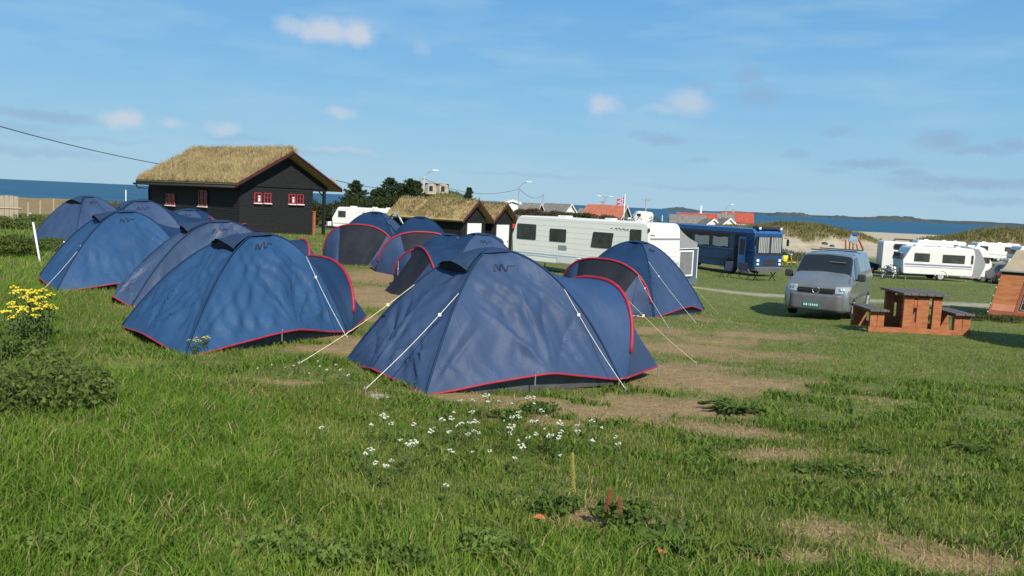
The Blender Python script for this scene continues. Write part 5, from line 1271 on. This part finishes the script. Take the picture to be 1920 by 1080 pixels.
for x0 in (-.03, 1.62): TB('bench_seat', 'oldwood', [((x0+.1+.19*k, DT/2-.02, .438+.002*k), (.182, DT+.18, .04)) for k in range(2)])
# dark box (grill) on the table? none. -- playground frame behind the van
p = at(1600, 470, 88); o = thing('climbing_frame', 'small orange legged climbing frame with a blue panel on the sand behind the van', 'climbing frame', (p.x, p.y, p.z-.0), R_(15))
zb_ = gz(p.x, p.y)-p.z
for x0, x1, m in ((-1.0, -.7, 'orangewood'), (-.5, -.3, 'orangewood'), (.3, 1.1, 'oranges'), (-.1, .15, 'orangewood')):
    mb = MB(); mb.tube([(x1, .2, zb_), (x0*.6 if x0 > 0 else x0, 0, 1.1)], .09, 6); mb.build('leg', m, o)
mb = MB(); mb.box((-.1, 0, 1.15), (1.0, .12, .8), mt=Matrix.Rotation(.35, 4, 'Y')); mb.build('panel', 'childblue', o, bevel=.03)
mb = MB(); mb.tube([(.2, 0, 1.6), (.5, 0, 1.25), (1.25, .1, .15)], .12, 6); mb.build('slide_rail', 'oranges', o); mb = MB(); mb.ball((.0, 0, 1.65), (.45, .2, .16)); mb.build('top_cover', 'flagblue', o, smooth=True)
# goal-like brown frame above the camper
p0, p1 = at(1674, 458, 110), at(1716, 460, 110); hgt = 1.0
o = thing('swing_frame', 'reddish brown bar frame on the sand above the white camper', 'frame', (p0.x, p0.y, gz(p0.x, p0.y)))
tp = at(1676, 448, 110).z-gz(p0.x, p0.y); dx = p1.x-p0.x
mb = MB(); mb.tube([(-.3, 0, 0), (.2, 0, tp)], .09, 6); mb.tube([(dx+.3, 0, 0), (dx-.1, 0, tp-.05)], .09, 6); mb.tube([(.2, 0, tp), (dx-.1, 0, tp-.05)], .09, 6); mb.build('bars', 'trimred', o)
for i, (px, py, rz) in enumerate(((1477, 484, 20), (1490, 480, 70))):
    p = at(px, py, 72); fold_chair(Vector((p.x, p.y, 0)), R_(rz), ['yellow garden chair nearest the bus corner', 'yellow garden chair beside the black car'][i], 'yellow', 'yellow garden chairs')
rock(1546, 458, .5, 'plastic', 'dark rounded stone on the sand left of the climbing frame'); rock(1560, 462, .4, 'plastic', 'second dark stone on the sand nearest the climbing frame')
# ================================================================== TREES AND BUSHES
def leafcloud(P, size, col, seed, asp=.5):
    r = np.random.default_rng(seed); n = len(P); a = r.normal(size=(n, 3)); a /= np.linalg.norm(a, axis=1)[:, None]
    b_ = r.normal(size=(n, 3)); b_ -= (b_*a).sum(1)[:, None]*a; b_ /= np.linalg.norm(b_, axis=1)[:, None]
    a = a*size[:, None]*.5; b_ = b_*size[:, None]*.5*asp
    V = np.stack([P-a, P+b_, P+a, P-b_], 1).reshape(-1, 3); i = np.arange(n)*4
    return V, np.stack([i, i+1, i+2, i+3], 1), np.zeros((0, 3), int), np.repeat(col, 4, 0)
def conifer_arr(h, rad, seed, n=9000):
    r = np.random.default_rng(seed); lv = int(h/.22); parts = []; PP = []; SS = []
    for k in range(lv):
        z = h*(.08+.92*k/lv); rr = rad*(1-(z/h))**.62*(.8+.35*r.random()); nb = 5+int(4*r.random())
        for q in range(nb):
            a = r.random()*2*pi; ln = rr*(.65+.5*r.random()); m = max(4, int(n/lv/nb*ln/rr if rr > .05 else 4)); t = r.random(m)**.6
            x = np.cos(a)*ln*t; y = np.sin(a)*ln*t; zz = z-.10*ln*t+.28*ln*t*t+r.normal(0, .05, m); w = .05+.10*ln*(1-t)
            PP.append(np.stack([x+r.normal(0, 1, m)*w, y+r.normal(0, 1, m)*w, zz], 1))
    P = np.concatenate(PP); t = r.random(len(P))[:, None]; c = np.array([.025, .048, .022])*(1-t)+np.array([.075, .105, .038])*t
    return leafcloud(P, .20+.20*r.random(len(P)), c, seed+1, .32)
def bush_arr(rx, ry, h, seed, n=5000, c0=(.03,.05,.018), c1=(.09,.12,.035), size=.12, lumps=9):
    r = np.random.default_rng(seed); PP = []
    for k in range(lumps):
        a = r.random()*2*pi; q = r.random()**.5*.8; cx, cy = rx*q*np.cos(a), ry*q*np.sin(a); cz = h*(.35+.3*r.random()); m = n//lumps
        d = r.normal(size=(m, 3)); d /= np.linalg.norm(d, axis=1)[:, None]; rr = (.6+.4*r.random(m))[:, None]
        p = d*rr*np.array([rx*.38, ry*.38, h*.36])*(.35+.9*r.random())+np.array([cx, cy, cz]); PP.append(p)
    P = np.concatenate(PP); P[:, 2] = np.abs(P[:, 2]); t = np.clip(r.random(len(P))*.8+.2*(vnoise(P[:, 0], P[:, 1], rx*.3, seed)+.5), 0, 1)[:, None]
    c = np.array(c0)*(1-t)+np.array(c1)*t
    return leafcloud(P, size*(.6+.8*r.random(len(P))), c, seed+1, .5)
def vegobj(name, arr, parent): o = rawmesh(name, arr[0], arr[2] if len(arr[2]) else None, 'leafc', arr[3], arr[1] if len(arr[1]) else None); o.parent = parent; return o
def conifer(px, ptop, d, rad, seed, lab):
    t = at(px, ptop, d); z0 = gz(t.x, t.y); h = t.z-z0; o = thing('conifer_tree', lab, 'tree', (t.x, t.y, z0), 0, 'dark conifers between the cabins')
    mb = MB(); mb.tube([(0,0,-.2), (.03,0,h*.5), (0,.02,h*.97)], [h*.028, h*.016, .01], 8); mb.build('trunk', 'bark', o, smooth=True); vegobj('crown', conifer_arr(h, rad, seed), o)
conifer(668, 338, 88, 2.5, 101, 'broad dark conifer just right of the turf cabin roof end')
conifer(733, 333, 92, 3.1, 102, 'largest dark conifer, left of the lamp post cluster')
conifer(752, 343, 95, 2.2, 103, 'slim conifer hugging the right side of the largest one')
conifer(770, 334, 90, 2.4, 104, 'pointed conifer next to the tall lamp post')
conifer(784, 339, 96, 1.9, 105, 'narrow conifer immediately left of the lamp post pole')
conifer(880, 351, 130, 1.9, 106, 'small lone conifer on the right slope of the knoll')
conifer(712, 352, 86, 2.3, 107, 'shorter conifer in the gap left of the largest one')
conifer(271, 338, 62, 1.2, 108, 'conifer peeping out behind the left corner of the turf cabin') if False else None
BL = ['olive bush behind the cabin porch posts','brown green bush right of the cabin porch','low bush above the small caravan front','low bush above the small caravan middle','bush under the broad conifer','bush at the foot of the largest conifer','bush at the foot of the pointed conifer','scrub clump left of the turf shed roof']
for i, (px, py, d, rx, h) in enumerate(((612,378,80,2.2,2.2),(640,374,82,2.4,2.6),(655,382,80,2.0,2.0),(690,376,82,2.6,2.4),(676,370,86,2.0,2.6),(725,368,84,2.6,3.0),(765,366,84,2.6,2.9),(795,372,84,2.2,2.2))):
    t = at(px, py, d); z0 = gz(t.x, t.y); hh = max(1.4, t.z-z0+.3); o = thing('bush', BL[i], 'bush', (t.x, t.y, z0), 0, 'bushes around the conifers')
    mb = MB(); [mb.tube([(0,0,-.1),(.3*cos(k*2),.3*sin(k*2),hh*.6)], [.05,.02], 5) for k in range(4)]; mb.build('stems', 'bark', o); vegobj('foliage', bush_arr(rx, rx*.8, hh, 200+i, 5000, (.028,.04,.016), (.085,.10,.035), .22), o)
HB = ['scrub bush beside the right turf shed','scrub bush below the white hut','scrub bush left of the red roofed cars','reddish scrub bush above the long caravan middle','grey scrub bush below the green house','scrub bush under the flagpole','scrub bush left of the white truck','low scrub right of the white truck','dark scrub bush below the white gabled house','low scrub bush before the tiny boathouse']
for i, (px, py) in enumerate(((950,390),(985,392),(1012,396),(1060,399),(1130,402),(1165,402),(1095,402),(1225,408),(1045,397),(1080,401))):
    d = 104+(i*7) % 11; t = at(px, py, d); z0 = gz(t.x, t.y); hh = max(.9, t.z-z0+.25); o = thing('scrub_bush', HB[i], 'bush', (t.x, t.y, z0), 0, 'scrub on the ridge behind the caravan')
    cc = ((.05,.045,.025), (.16,.13,.07)) if i % 3 else ((.04,.06,.02), (.11,.13,.045))
    mb = MB(); mb.tube([(0,0,-.1),(.1,0,hh*.5)], [.05,.02], 5); mb.build('stems', 'bark', o); vegobj('foliage', bush_arr(1.8+.4*(i % 3), 1.4, hh, 240+i, 3200, cc[0], cc[1], .2), o)
# tall herb bush in the left foreground
def herb(px, py, rx, ry, h, seed, lab, n, c0, c1, size, name='leafy_weed', cat='plant', grp=None, lumps=14):
    g = G(px, py); o = thing(name, lab, cat, (g.x, g.y, gz(g.x, g.y)), 0, grp)
    mb = MB(); r = random.Random(seed)
    for k in range(14): a = r.random()*6.28; q = r.random(); mb.tube([(rx*.4*q*cos(a), ry*.4*q*sin(a), -.05), (rx*.75*q*cos(a), ry*.75*q*sin(a), h*.75)], [.006, .003], 4)
    mb.build('stems', 'stem', o); vegobj('foliage', bush_arr(rx, ry, h, seed, n, c0, c1, size, lumps), o); return o
herb(22, 768, .66, .55, .30, 301, 'large dark leafy weed clump at the left edge of the foreground', 5200, (.055,.095,.024), (.17,.22,.055), .040, lumps=44)
herb(105, 745, .50, .40, .28, 302, 'smaller dark weed clump joining the large one on its right', 2600, (.065,.11,.024), (.18,.235,.055), .04, lumps=34)
herb(75, 705, .55, .35, .15, 320, 'low weed fringe behind the large dark clump', 1500, (.07,.115,.028), (.18,.24,.06), .045, lumps=20)
herb(20, 672, .50, .35, .14, 321, 'grassy weed fringe farthest behind the large dark clump', 1200, (.07,.115,.028), (.18,.24,.06), .045, lumps=16)
herb(8, 480, .9, .8, .55, 303, 'tall yellowish green herbs below the plank fence', 5000, (.05,.09,.02), (.17,.20,.05), .07)
herb(40, 470, 1.2, .8, .32, 304, 'dark green nettle patch behind the leaning stake', 6000, (.06,.095,.028), (.15,.19,.06), .06)
herb(96, 466, .9, .7, .35, 305, 'low dark nettle patch between stake and farthest tent', 4000, (.06,.095,.028), (.14,.18,.05), .06)
herb(20, 428, 1.6, 1.4, .6, 306, 'bushy herbs at the foot of the plank fence', 6000, (.07,.11,.03), (.20,.23,.07), .08)
herb(70, 415, 2.4, 1.6, .45, 307, 'bright green herb bank beyond the end of the plank fence', 6000, (.08,.13,.03), (.19,.24,.07), .08)
# table-side weeds
herb(1745, 612, .10, .10, .45, 310, 'brown stalk weed in front of the right half of the picnic table', 260, (.06,.05,.02), (.16,.12,.05), .05, lumps=3)
herb(1788, 618, .09, .09, .36, 311, 'brown stalk weed at the right bench of the picnic table', 220, (.06,.05,.02), (.16,.12,.05), .05, lumps=3)
herb(1850, 600, 1.3, .5, .22, 312, 'rough dark tussock below the brown trailer tent', 2600, (.04,.06,.02), (.13,.14,.05), .06)
# ---- rosettes: dock plants with long arching leaves
def rosette(px, py, n, ln, wd, seed, lab, grp='dock plants in the grass', up=.5, col='dockleaf', z=0):
    g = G(px, py); o = thing('dock_plant', lab, 'plant', (g.x, g.y, gz(g.x, g.y)+z), 0, grp); r = random.Random(seed)
    for k in range(int(n*1.5)):
        a = r.random()*6.283; L_ = 1.15*ln*(.5+.6*r.random()); e = up*.75*(.3+1.1*r.random()); bnd = r.uniform(-.5, .5); w_ = .95*wd*(.6+.6*r.random()); ca, sa = cos(a), sin(a); tw = r.uniform(-.5, .5)
        def f(u, v):
            d = L_*v; z_ = L_*(e*v-.75*e*v*v*1.1)+.01; ww = w_*sin(pi*min(1, v**.75*.98+.02))*(u-.5)*(1+.08*sin(22*v)); fold = abs(u-.5)*w_*.5
            ww += bnd*L_*v*v*.6; return (ca*d-sa*ww+sa*tw*.05*v, sa*d+ca*ww, z_+fold+.010*sin(18*v+9*u+a*3)*v)
        mb = MB(); mb.grid(f, 4, 9); mb.build('leaf', col, o, smooth=True)
    return o
M['dockleaf'] = mat('dock_leaf', (.055,.10,.022), (.10,.155,.035), 25, .75, .3, 60, transl=.3, spec=.12)
M['dockleaf2'] = mat('pale_leaf', (.10,.17,.035), (.15,.22,.05), 25, .75, .3, 60, transl=.25)
WEEDS = []
rosette(1378, 772, 26, .26, .05, 401, 'dark green dock rosette right of the trodden patch beside the nearest tent', up=.6)
rosette(425, 820, 24, .24, .045, 402, 'spreading rosette by the rusty leaf in the left foreground', up=.45)
rosette(1818, 845, 18, .16, .06, 403, 'small dark rosette near the right edge of the lawn', up=.5)
rosette(1262, 1025, 34, .22, .075, 404, 'large broad leaved dock at the bottom of the picture', up=.6)
WEEDS.append((1165, 985, .24, .24*.7, .22, 405, 'dock clump with red seed stalks left of the broad leaved one', 620, (.055,.10,.022), (.15,.22,.05), .038))
WEEDS.append((1045, 965, .17, .17*.7, .20, 406, 'dock clump at the foot of the tall yellow spike', 620, (.055,.10,.022), (.15,.22,.05), .038))
WEEDS.append((1560, 892, .32, .32*.7, .10, 407, 'low dark weed patch in the right half of the lawn', 620, (.055,.10,.022), (.15,.22,.05), .038))
WEEDS.append((560, 1055, .28, .28*.7, .20, 408, 'pale leafy clump at the lower left', 620, (.10,.17,.035), (.22,.30,.07), .040))
rosette(300, 975, 16, .14, .04, 409, 'dark rosette in the long grass at lower left', up=.5)
WEEDS.append((960, 790, .20, .20*.7, .17, 410, 'leafy clump among the white flowers behind', 620, (.055,.10,.022), (.15,.22,.05), .038))
WEEDS.append((1010, 775, .18, .18*.7, .17, 411, 'leafy clump under the white flowers nearest the tent hem', 620, (.055,.10,.022), (.15,.22,.05), .038))
rosette(1290, 830, 10, .10, .03, 412, 'tiny rosette below the trodden patch', up=.5)
WEEDS.append((720, 1062, .22, .22*.7, .17, 413, 'dark clump at the bottom edge left of centre', 620, (.055,.10,.022), (.15,.22,.05), .038))
WEEDS.append((940, 1040, .22, .22*.7, .22, 414, 'pale upright leaves at the bottom centre', 620, (.10,.17,.035), (.22,.30,.07), .040))
rosette(1640, 850, 14, .11, .03, 415, 'small weed right of the low dark patch', up=.5)
WEEDS.append((150, 1030, .30, .30*.7, .18, 416, 'leafy weed in the lower left corner', 620, (.10,.17,.035), (.22,.30,.07), .040))
rosette(1420, 1040, 12, .12, .04, 417, 'small weed right of the broad leaved dock', up=.5)
M['yellow_dull'] = mat('dull_yellow_florets', (.30,.26,.05), (.18,.19,.05), 60, .8)
for w_ in WEEDS: herb(*w_[:4], w_[4]*.62, *w_[5:], lumps=16, grp='leafy weeds in the foreground')
def spike(px, py, h, m, lab, name='flower_spike', w_=.016, grp=None, seed=0):
    g = G(px, py); o = thing(name, lab, 'plant', (g.x, g.y, gz(g.x, g.y)), 0, grp); r = random.Random(seed); tx, ty = r.uniform(-.03, .03), r.uniform(-.02, .02)
    mb = MB(); mb.tube([(0,0,-.02), (tx*.5, ty*.5, h*.5), (tx, ty, h)], [.004, .0035, .002], 5); mb.build('stem', 'stem', o)
    mb = MB()
    for k in range(90):
        t = .35+.65*k/90; a = k*2.4; q = w_*(1.15-t*.8)*(.7+.6*r.random()); c = (tx*t+q*cos(a), ty*t+q*sin(a), h*t); mb.ball(c, (.006, .006, .007), 5, 3)
    mb.build('seed_head', m, o)
spike(1075, 960, .34, 'yellow_dull', 'tall dull yellow flower spike in the foreground grass', w_=.012, seed=1) if 'yellow_dull' in M else None

spike(1132, 985, .20, 'rust', 'rusty seed stalk left of the pair above the dock clump', name='seed_stalk', w_=.014, grp='rusty dock seed stalks', seed=2)
spike(1163, 990, .17, 'rust', 'rusty seed stalk right of the pair above the dock clump', name='seed_stalk', w_=.014, grp='rusty dock seed stalks', seed=3)
# fallen orange leaves
for i, (px, py, sx_) in enumerate(((1010, 986, .07), (1238, 1052, .07), (357, 828, .06))):
    g = G(px, py); mb = MB(); mb.grid(lambda u, v: (sx_*(v-.5), .35*sx_*sin(pi*v)*(u-.5)*2, .02+.012*sin(pi*v)+.01*abs(u-.5)), 4, 8)
    o = mb.build('fallen_leaf', 'orange', smooth=True); o.location = (g.x, g.y, gz(g.x, g.y)+.02); o.rotation_euler = (.2, .1, i*1.1); tag(o, ['orange dead leaf left of the dock clump at the bottom', 'orange dead leaf under the broad leaved dock', 'rusty dead leaf beside the spreading rosette'][i], 'leaf', 'orange dead leaves')
# ---- white yarrow: each plant a stem with a flat flower head
def yarrow_proto(seed, hgt, rad):
    o = thing('white_yarrow', None, 'flower', (0, 0, 0)); r = random.Random(seed); mb = MB()
    mb.tube([(0,0,-.02), (.008, .004, hgt*.6), (.0, 0, hgt)], .0028, 5)
    for k in range(5): a = k*1.26; mb.tube([(0,0,hgt*.82), (rad*.6*cos(a), rad*.6*sin(a), hgt)], .0015, 4)
    mb.build('stem', 'stem', o); mb = MB()
    for c_ in range(6):
        ca_ = c_*1.05+r.random(); cq = rad*(0 if c_ == 0 else .75+.35*r.random()); cz = r.uniform(-.012, .004)
        for k in range(6): a = k*2.4; q = rad*.30*sqrt(k/6); mb.ball((cq*cos(ca_)+q*cos(a), cq*sin(ca_)+q*sin(a), hgt+cz+.003*r.random()), (.0048, .0048, .004), 5, 3)
        mb.tube([(0, 0, hgt*.85), (cq*cos(ca_), cq*sin(ca_), hgt+cz)], .0012, 4)
    mb.build('flower_head', 'petal', o); mb = MB()
    for k in range(9):
        a = r.random()*6.28; z_ = hgt*.75*r.random(); L_ = .05+.04*r.random(); mb.add([(0,0,z_), (L_*.5*cos(a)-.006*sin(a), L_*.5*sin(a)+.006*cos(a), z_+.02), (L_*cos(a), L_*sin(a), z_+.015), (L_*.5*cos(a)+.006*sin(a), L_*.5*sin(a)-.006*cos(a), z_+.02)], [(0,1,2,3)])
    mb.build('leaves', 'dockleaf', o); return o
YP = [(400,262),(292,264),(348,290),(515,282),(648,242),(790,122),(850,115),(938,125),(935,142),(1000,100),(1075,102),(1175,122),(1200,110),(1208,135),(848,205),(887,222),(1035,192),(1130,200),(1187,213),(1262,243),(1085,245),(1070,285),(800,265),(880,295),(858,257),(730,310),(830,325),(620,330),(440,345),(550,385),(1055,318),(1108,328),(1178,340),(1205,318),(1287,322),(1305,350),(1367,335),(1330,268),(1445,255),(1508,265),(1573,265),(1452,350),(1350,378),(1340,412),(1680,398),(1675,335),(1535,370),(950,405),(742,462),(1080,450),(1125,457),(412,472),(255,450),(285,462),(315,512),(375,525),(510,465),(705,630),(15,285),(1185,290),(740,270),(780,255),(822,272),(865,290),(1062,270),(1095,235),(1320,280),(1290,335),(1060,340),(680,268),(852,380),(500,470),(1230,205),(760,160),(1260,200),(1360,240)]
ypro = [yarrow_proto(500+i, h_, r_) for i, (h_, r_) in enumerate(((.17, .017), (.14, .012), (.20, .021)))]; used = [0, 0, 0]
YLAB = 'white flat topped yarrow flower in the patch before the nearest tent'
def put_yarrow(px, py, k, lab, grp, sc_=1):
    g = G(px, py+24); o = ypro[k] if not used[k] else copy_tree(ypro[k]); used[k] = 1
    o.location = (g.x, g.y, gz(g.x, g.y)); o.rotation_euler = (random.uniform(-.15, .1), random.uniform(-.12, .12), random.uniform(0, 6)); o.scale = (sc_*random.uniform(.6, 1.2),)*3; o['label'] = lab; o['group'] = grp
for i, (a, b_) in enumerate(YP): put_yarrow(600+a/3, 720+b_/3, (i*7) % 3, YLAB, 'white yarrow flowers in the foreground patch')
for i, (px, py) in enumerate(((485,691),(508,683),(536,685),(560,683),(552,688),(600,690),(612,702),(595,678),(640,700),(655,712),(578,700),(630,686))):
    put_yarrow(px, py-8, 1, 'tiny white daisy like flower on the bare strip between the two nearest tents', 'tiny white flowers between the tents', .8)
# ---- yellow ragwort
def ragwort_proto(seed, hgt, nh):
    o = thing('yellow_ragwort', None, 'flower', (0,0,0)); r = random.Random(seed); st_, fl_, lf = MB(), MB(), MB()
    for k in range(5):
        fl_ = MB(); a = r.random()*6.28; q = .16*r.random(); top = Vector((q*cos(a), q*sin(a), hgt*(.75+.25*r.random()))); st_.tube([(q*.3*cos(a), q*.3*sin(a), -.02), top*.6, top], .005, 5)
        for j in range(nh):
            b_ = r.random()*6.28; w_ = .042*sqrt(r.random()); c = top+Vector((w_*cos(b_), w_*sin(b_), .02*r.random()+.01-w_*.3)); st_.tube([top*.93, c], .002, 4); fl_.ball(c, (.013, .013, .008), 6, 3)
        fl_.build('flower_head', 'yellow', o)
        for j in range(14):
            z_ = r.uniform(.05, .8); b_ = r.random()*6.28; p = top*z_; L_ = .05+.07*r.random(); lf.add([p, p+Vector((L_*.5*cos(b_)-.014*sin(b_), L_*.5*sin(b_)+.014*cos(b_), .02)), p+Vector((L_*cos(b_), L_*sin(b_), 0)), p+Vector((L_*.5*cos(b_)+.014*sin(b_), L_*.5*sin(b_)-.014*cos(b_), .02))], [(0,1,2,3)])
    st_.build('stems', 'stem', o); lf.build('leaves', 'dockleaf', o); return o
rp_ = [ragwort_proto(601, .5, 9), ragwort_proto(602, .4, 7)]; ru = [0, 0]
RW = [(40,545,0,1.1,'upper left of the ragwort patch'),(62,552,0,1.1,'top middle of the ragwort patch'),(78,562,0,1.05,'top right of the ragwort patch'),(55,570,1,1.1,'middle of the ragwort patch'),(30,582,0,.9,'lower left of the ragwort patch, above the corner one'),(72,588,0,.95,'lower right of the ragwort patch'),(88,578,1,1,'rightmost in the ragwort patch'),(5,603,0,1.1,'cut by the left edge of the picture'),(48,598,1,.8,'lowest of the ragwort patch')]
for px, py, k, s2, l_ in RW:
    g = G(px, py+74*s2*(1 if k == 0 else .8)); o = rp_[k] if not ru[k] else copy_tree(rp_[k]); ru[k] = 1; o.location = (g.x, g.y, gz(g.x, g.y)); o.scale = (s2,)*3; o.rotation_euler = (0, 0, random.random()*6); o['label'] = 'yellow ragwort plant, '+l_; o['group'] = 'yellow ragwort plants'
for px, py, s2, l_ in ((365,640,.42,'leftmost yellow flowered weed at the hem of the creased tent'),(380,636,.45,'second yellow flowered weed at the hem of the creased tent'),(430,630,.55,'tallest yellow flowered weed alone at the hem of the creased tent')):
    g = G(px, py+26); o = copy_tree(rp_[1]); o.location = (g.x, g.y, gz(g.x, g.y)); o.scale = (s2,)*3; o.rotation_euler = (0, 0, random.random()*6); o['label'] = l_; o['group'] = 'yellow ragwort plants'
# ================================================================== GRASS
FOOT = []
for t in (t1, t2, t3, t4):
    c = t['root'].location; FOOT.append([((c.x+t[k].x*.97), (c.y+t[k].y*.97)) for k in 'ABCE'])
def inside(poly, x, y):
    m = np.ones(len(x), bool); n = len(poly); sgn = None
    area = sum(poly[i][0]*poly[(i+1) % n][1]-poly[(i+1) % n][0]*poly[i][1] for i in range(n)); s = 1 if area > 0 else -1
    for i in range(n):
        (x0, y0), (x1, y1) = poly[i], poly[(i+1) % n]; m &= s*((x1-x0)*(y-y0)-(y1-y0)*(x-x0)) > 0
    return m
def sample(n, y0, y1, wl=.74, pad=.8, seed=0):
    r = np.random.default_rng(seed); y = np.sqrt(r.random(n)*(y1*y1-y0*y0)+y0*y0); x = (r.random(n)*2-1)*(wl*y*.9+pad); return x, y, r
def longmask(x, y):
    u = x/np.maximum(y, .1); a = np.clip((-.16-u)*5+.35*vnoise(x, y, .7, 9), 0, 1)*np.clip((9-y)/3, 0, 1)*.75; b_ = np.clip((4.75-y)*1.6+.5*vnoise(x, y, .5, 5), 0, 1)*.5
    c_ = .6*np.clip((-.42-u)*6, 0, 1)
    return np.maximum(np.maximum(a, b_), c_)
parts = []
for (n, y0, y1, hs, wd, seg, seed) in ((250000, 2.7, 7.5, .045, .0052, True, 1), (210000, 7.5, 15, .05, .009, False, 2), (130000, 15, 30, .055, .020, False, 3), (70000, 30, 58, .07, .045, False, 4)):
    x, y, r = sample(n, y0, y1, seed=seed); d = drymask(x, y); lm = longmask(x, y); pm2 = pathmask(x, y) > .2
    cl = .5+.5*vnoise(x, y, .28, 7)
    keep = (r.random(n) > d*.80) & ~pm2 & (r.random(n) < .55+.45*np.maximum(lm, cl))
    for f_ in FOOT: keep &= ~inside(f_, x, y)
    x, y, d, lm, cl = x[keep], y[keep], d[keep], lm[keep], cl[keep]; n = len(x); z = terr(x, y)
    mown = np.clip((x+2-.0*y)/4, 0, 1)*np.clip((y-9)/6, 0, 1); h = hs*(.35+1.1*r.random(n)**1.4)*(.7+.6*cl)*(1+1.7*lm)*(1-.45*d)*(1-.45*mown)
    t = np.clip(.42+.30*vnoise(x, y, 1.1, 12)+.2*vnoise(x, y, 3.5, 14)+.22*vnoise(x, y, .3, 13)+r.normal(0, .2, n), 0, 1)[:, None]
    g0, g1, gd = np.array([.095,.168,.022]), np.array([.27,.325,.062]), np.array([.44,.35,.17])
    c = g0*(1-t)+g1*t; c = np.where((lm > .4)[:, None], c*np.array([.95, 1.12, .9]), c)
    pd = np.clip(.09+.75*d+.2*(vnoise(x, y, .9, 21) > .45), 0, 1); dr_ = (r.random(n) < pd)[:, None]; c = np.where(dr_, gd*(.7+.5*r.random(n))[:, None], c)
    w_ = wd*(.6+.8*r.random(n))*(1+.25*lm)
    parts.append(blades(np.stack([x, y, z], 1), h, w_, (.10, -.04), c, seg, 1.15, seed))
# clover and small broad leaves low in the turf
x, y, r = sample(80000, 2.8, 10, seed=9); k_ = (vnoise(x, y, .45, 31)+.4*vnoise(x, y, 1.6, 33) > .05) & (drymask(x, y) < .4)
for f_ in FOOT: k_ &= ~inside(f_, x, y)
x, y = x[k_], y[k_]; n = len(x); t = r.random(n)[:, None]
parts.append(blades(np.stack([x, y, terr(x, y)+.005], 1), .03+.05*r.random(n), .008+.016*r.random(n), (r.normal(0, .5, n), r.normal(0, .5, n)), np.array([.085,.150,.026])*(1-t)+np.array([.19,.27,.055])*t, True, .9, 10))
J = join_arr(parts); o = rawmesh('grass', J[0], J[2], 'grassc', J[3], J[1]); tag(o, 'short and long green grass with dry blades covering the camping field', 'grass', kind='stuff')
# marram grass on the dunes
x = rng.uniform(26, 112, 90000); y = rng.uniform(108, 172, 90000); dh = np.zeros(len(x))
for bx, by, a, sx, sy in BUMPS[:8]: dh += a*np.exp(-((x-bx)/sx)**2*.5-((y-by)/sy)**2*.5)
k_ = np.clip((dh-1.1+.9*vnoise(x, y, 4.5, 6))*1.3, 0, 1) > rng.random(len(x))*.9+.1; x, y = x[k_], y[k_]; n = len(x); t = np.clip(.5+.5*vnoise(x, y, 3, 2)+rng.normal(0, .2, n), 0, 1)[:, None]
a1 = blades(np.stack([x, y, terr(x, y)], 1), .35+.45*rng.random(n), np.full(n, .16), (.2, 0), np.array([.10,.12,.035])*(1-t)+np.array([.30,.25,.11])*t, False, .6, 11)
o = rawmesh('marram_grass', a1[0], a1[2], 'grassc', a1[3]); tag(o, 'yellow green marram grass covering the sand dunes', 'grass', kind='stuff')
# rough growth on knoll and ridge
x = rng.uniform(-45, 34, 60000); y = rng.uniform(84, 185, 60000); n = len(x); t = np.clip(.5+.5*vnoise(x, y, 4, 3)+rng.normal(0, .2, n), 0, 1)[:, None]
a1 = blades(np.stack([x, y, terr(x, y)], 1), .25+.4*rng.random(n), np.full(n, .2), (.1, 0), np.array([.06,.085,.028])*(1-t)+np.array([.24,.20,.09])*t, False, .6, 12)
o = rawmesh('meadow_grass', a1[0], a1[2], 'grassc', a1[3]); tag(o, 'rough brown green growth on the knoll and ridge beyond the sheds', 'grass', kind='stuff')
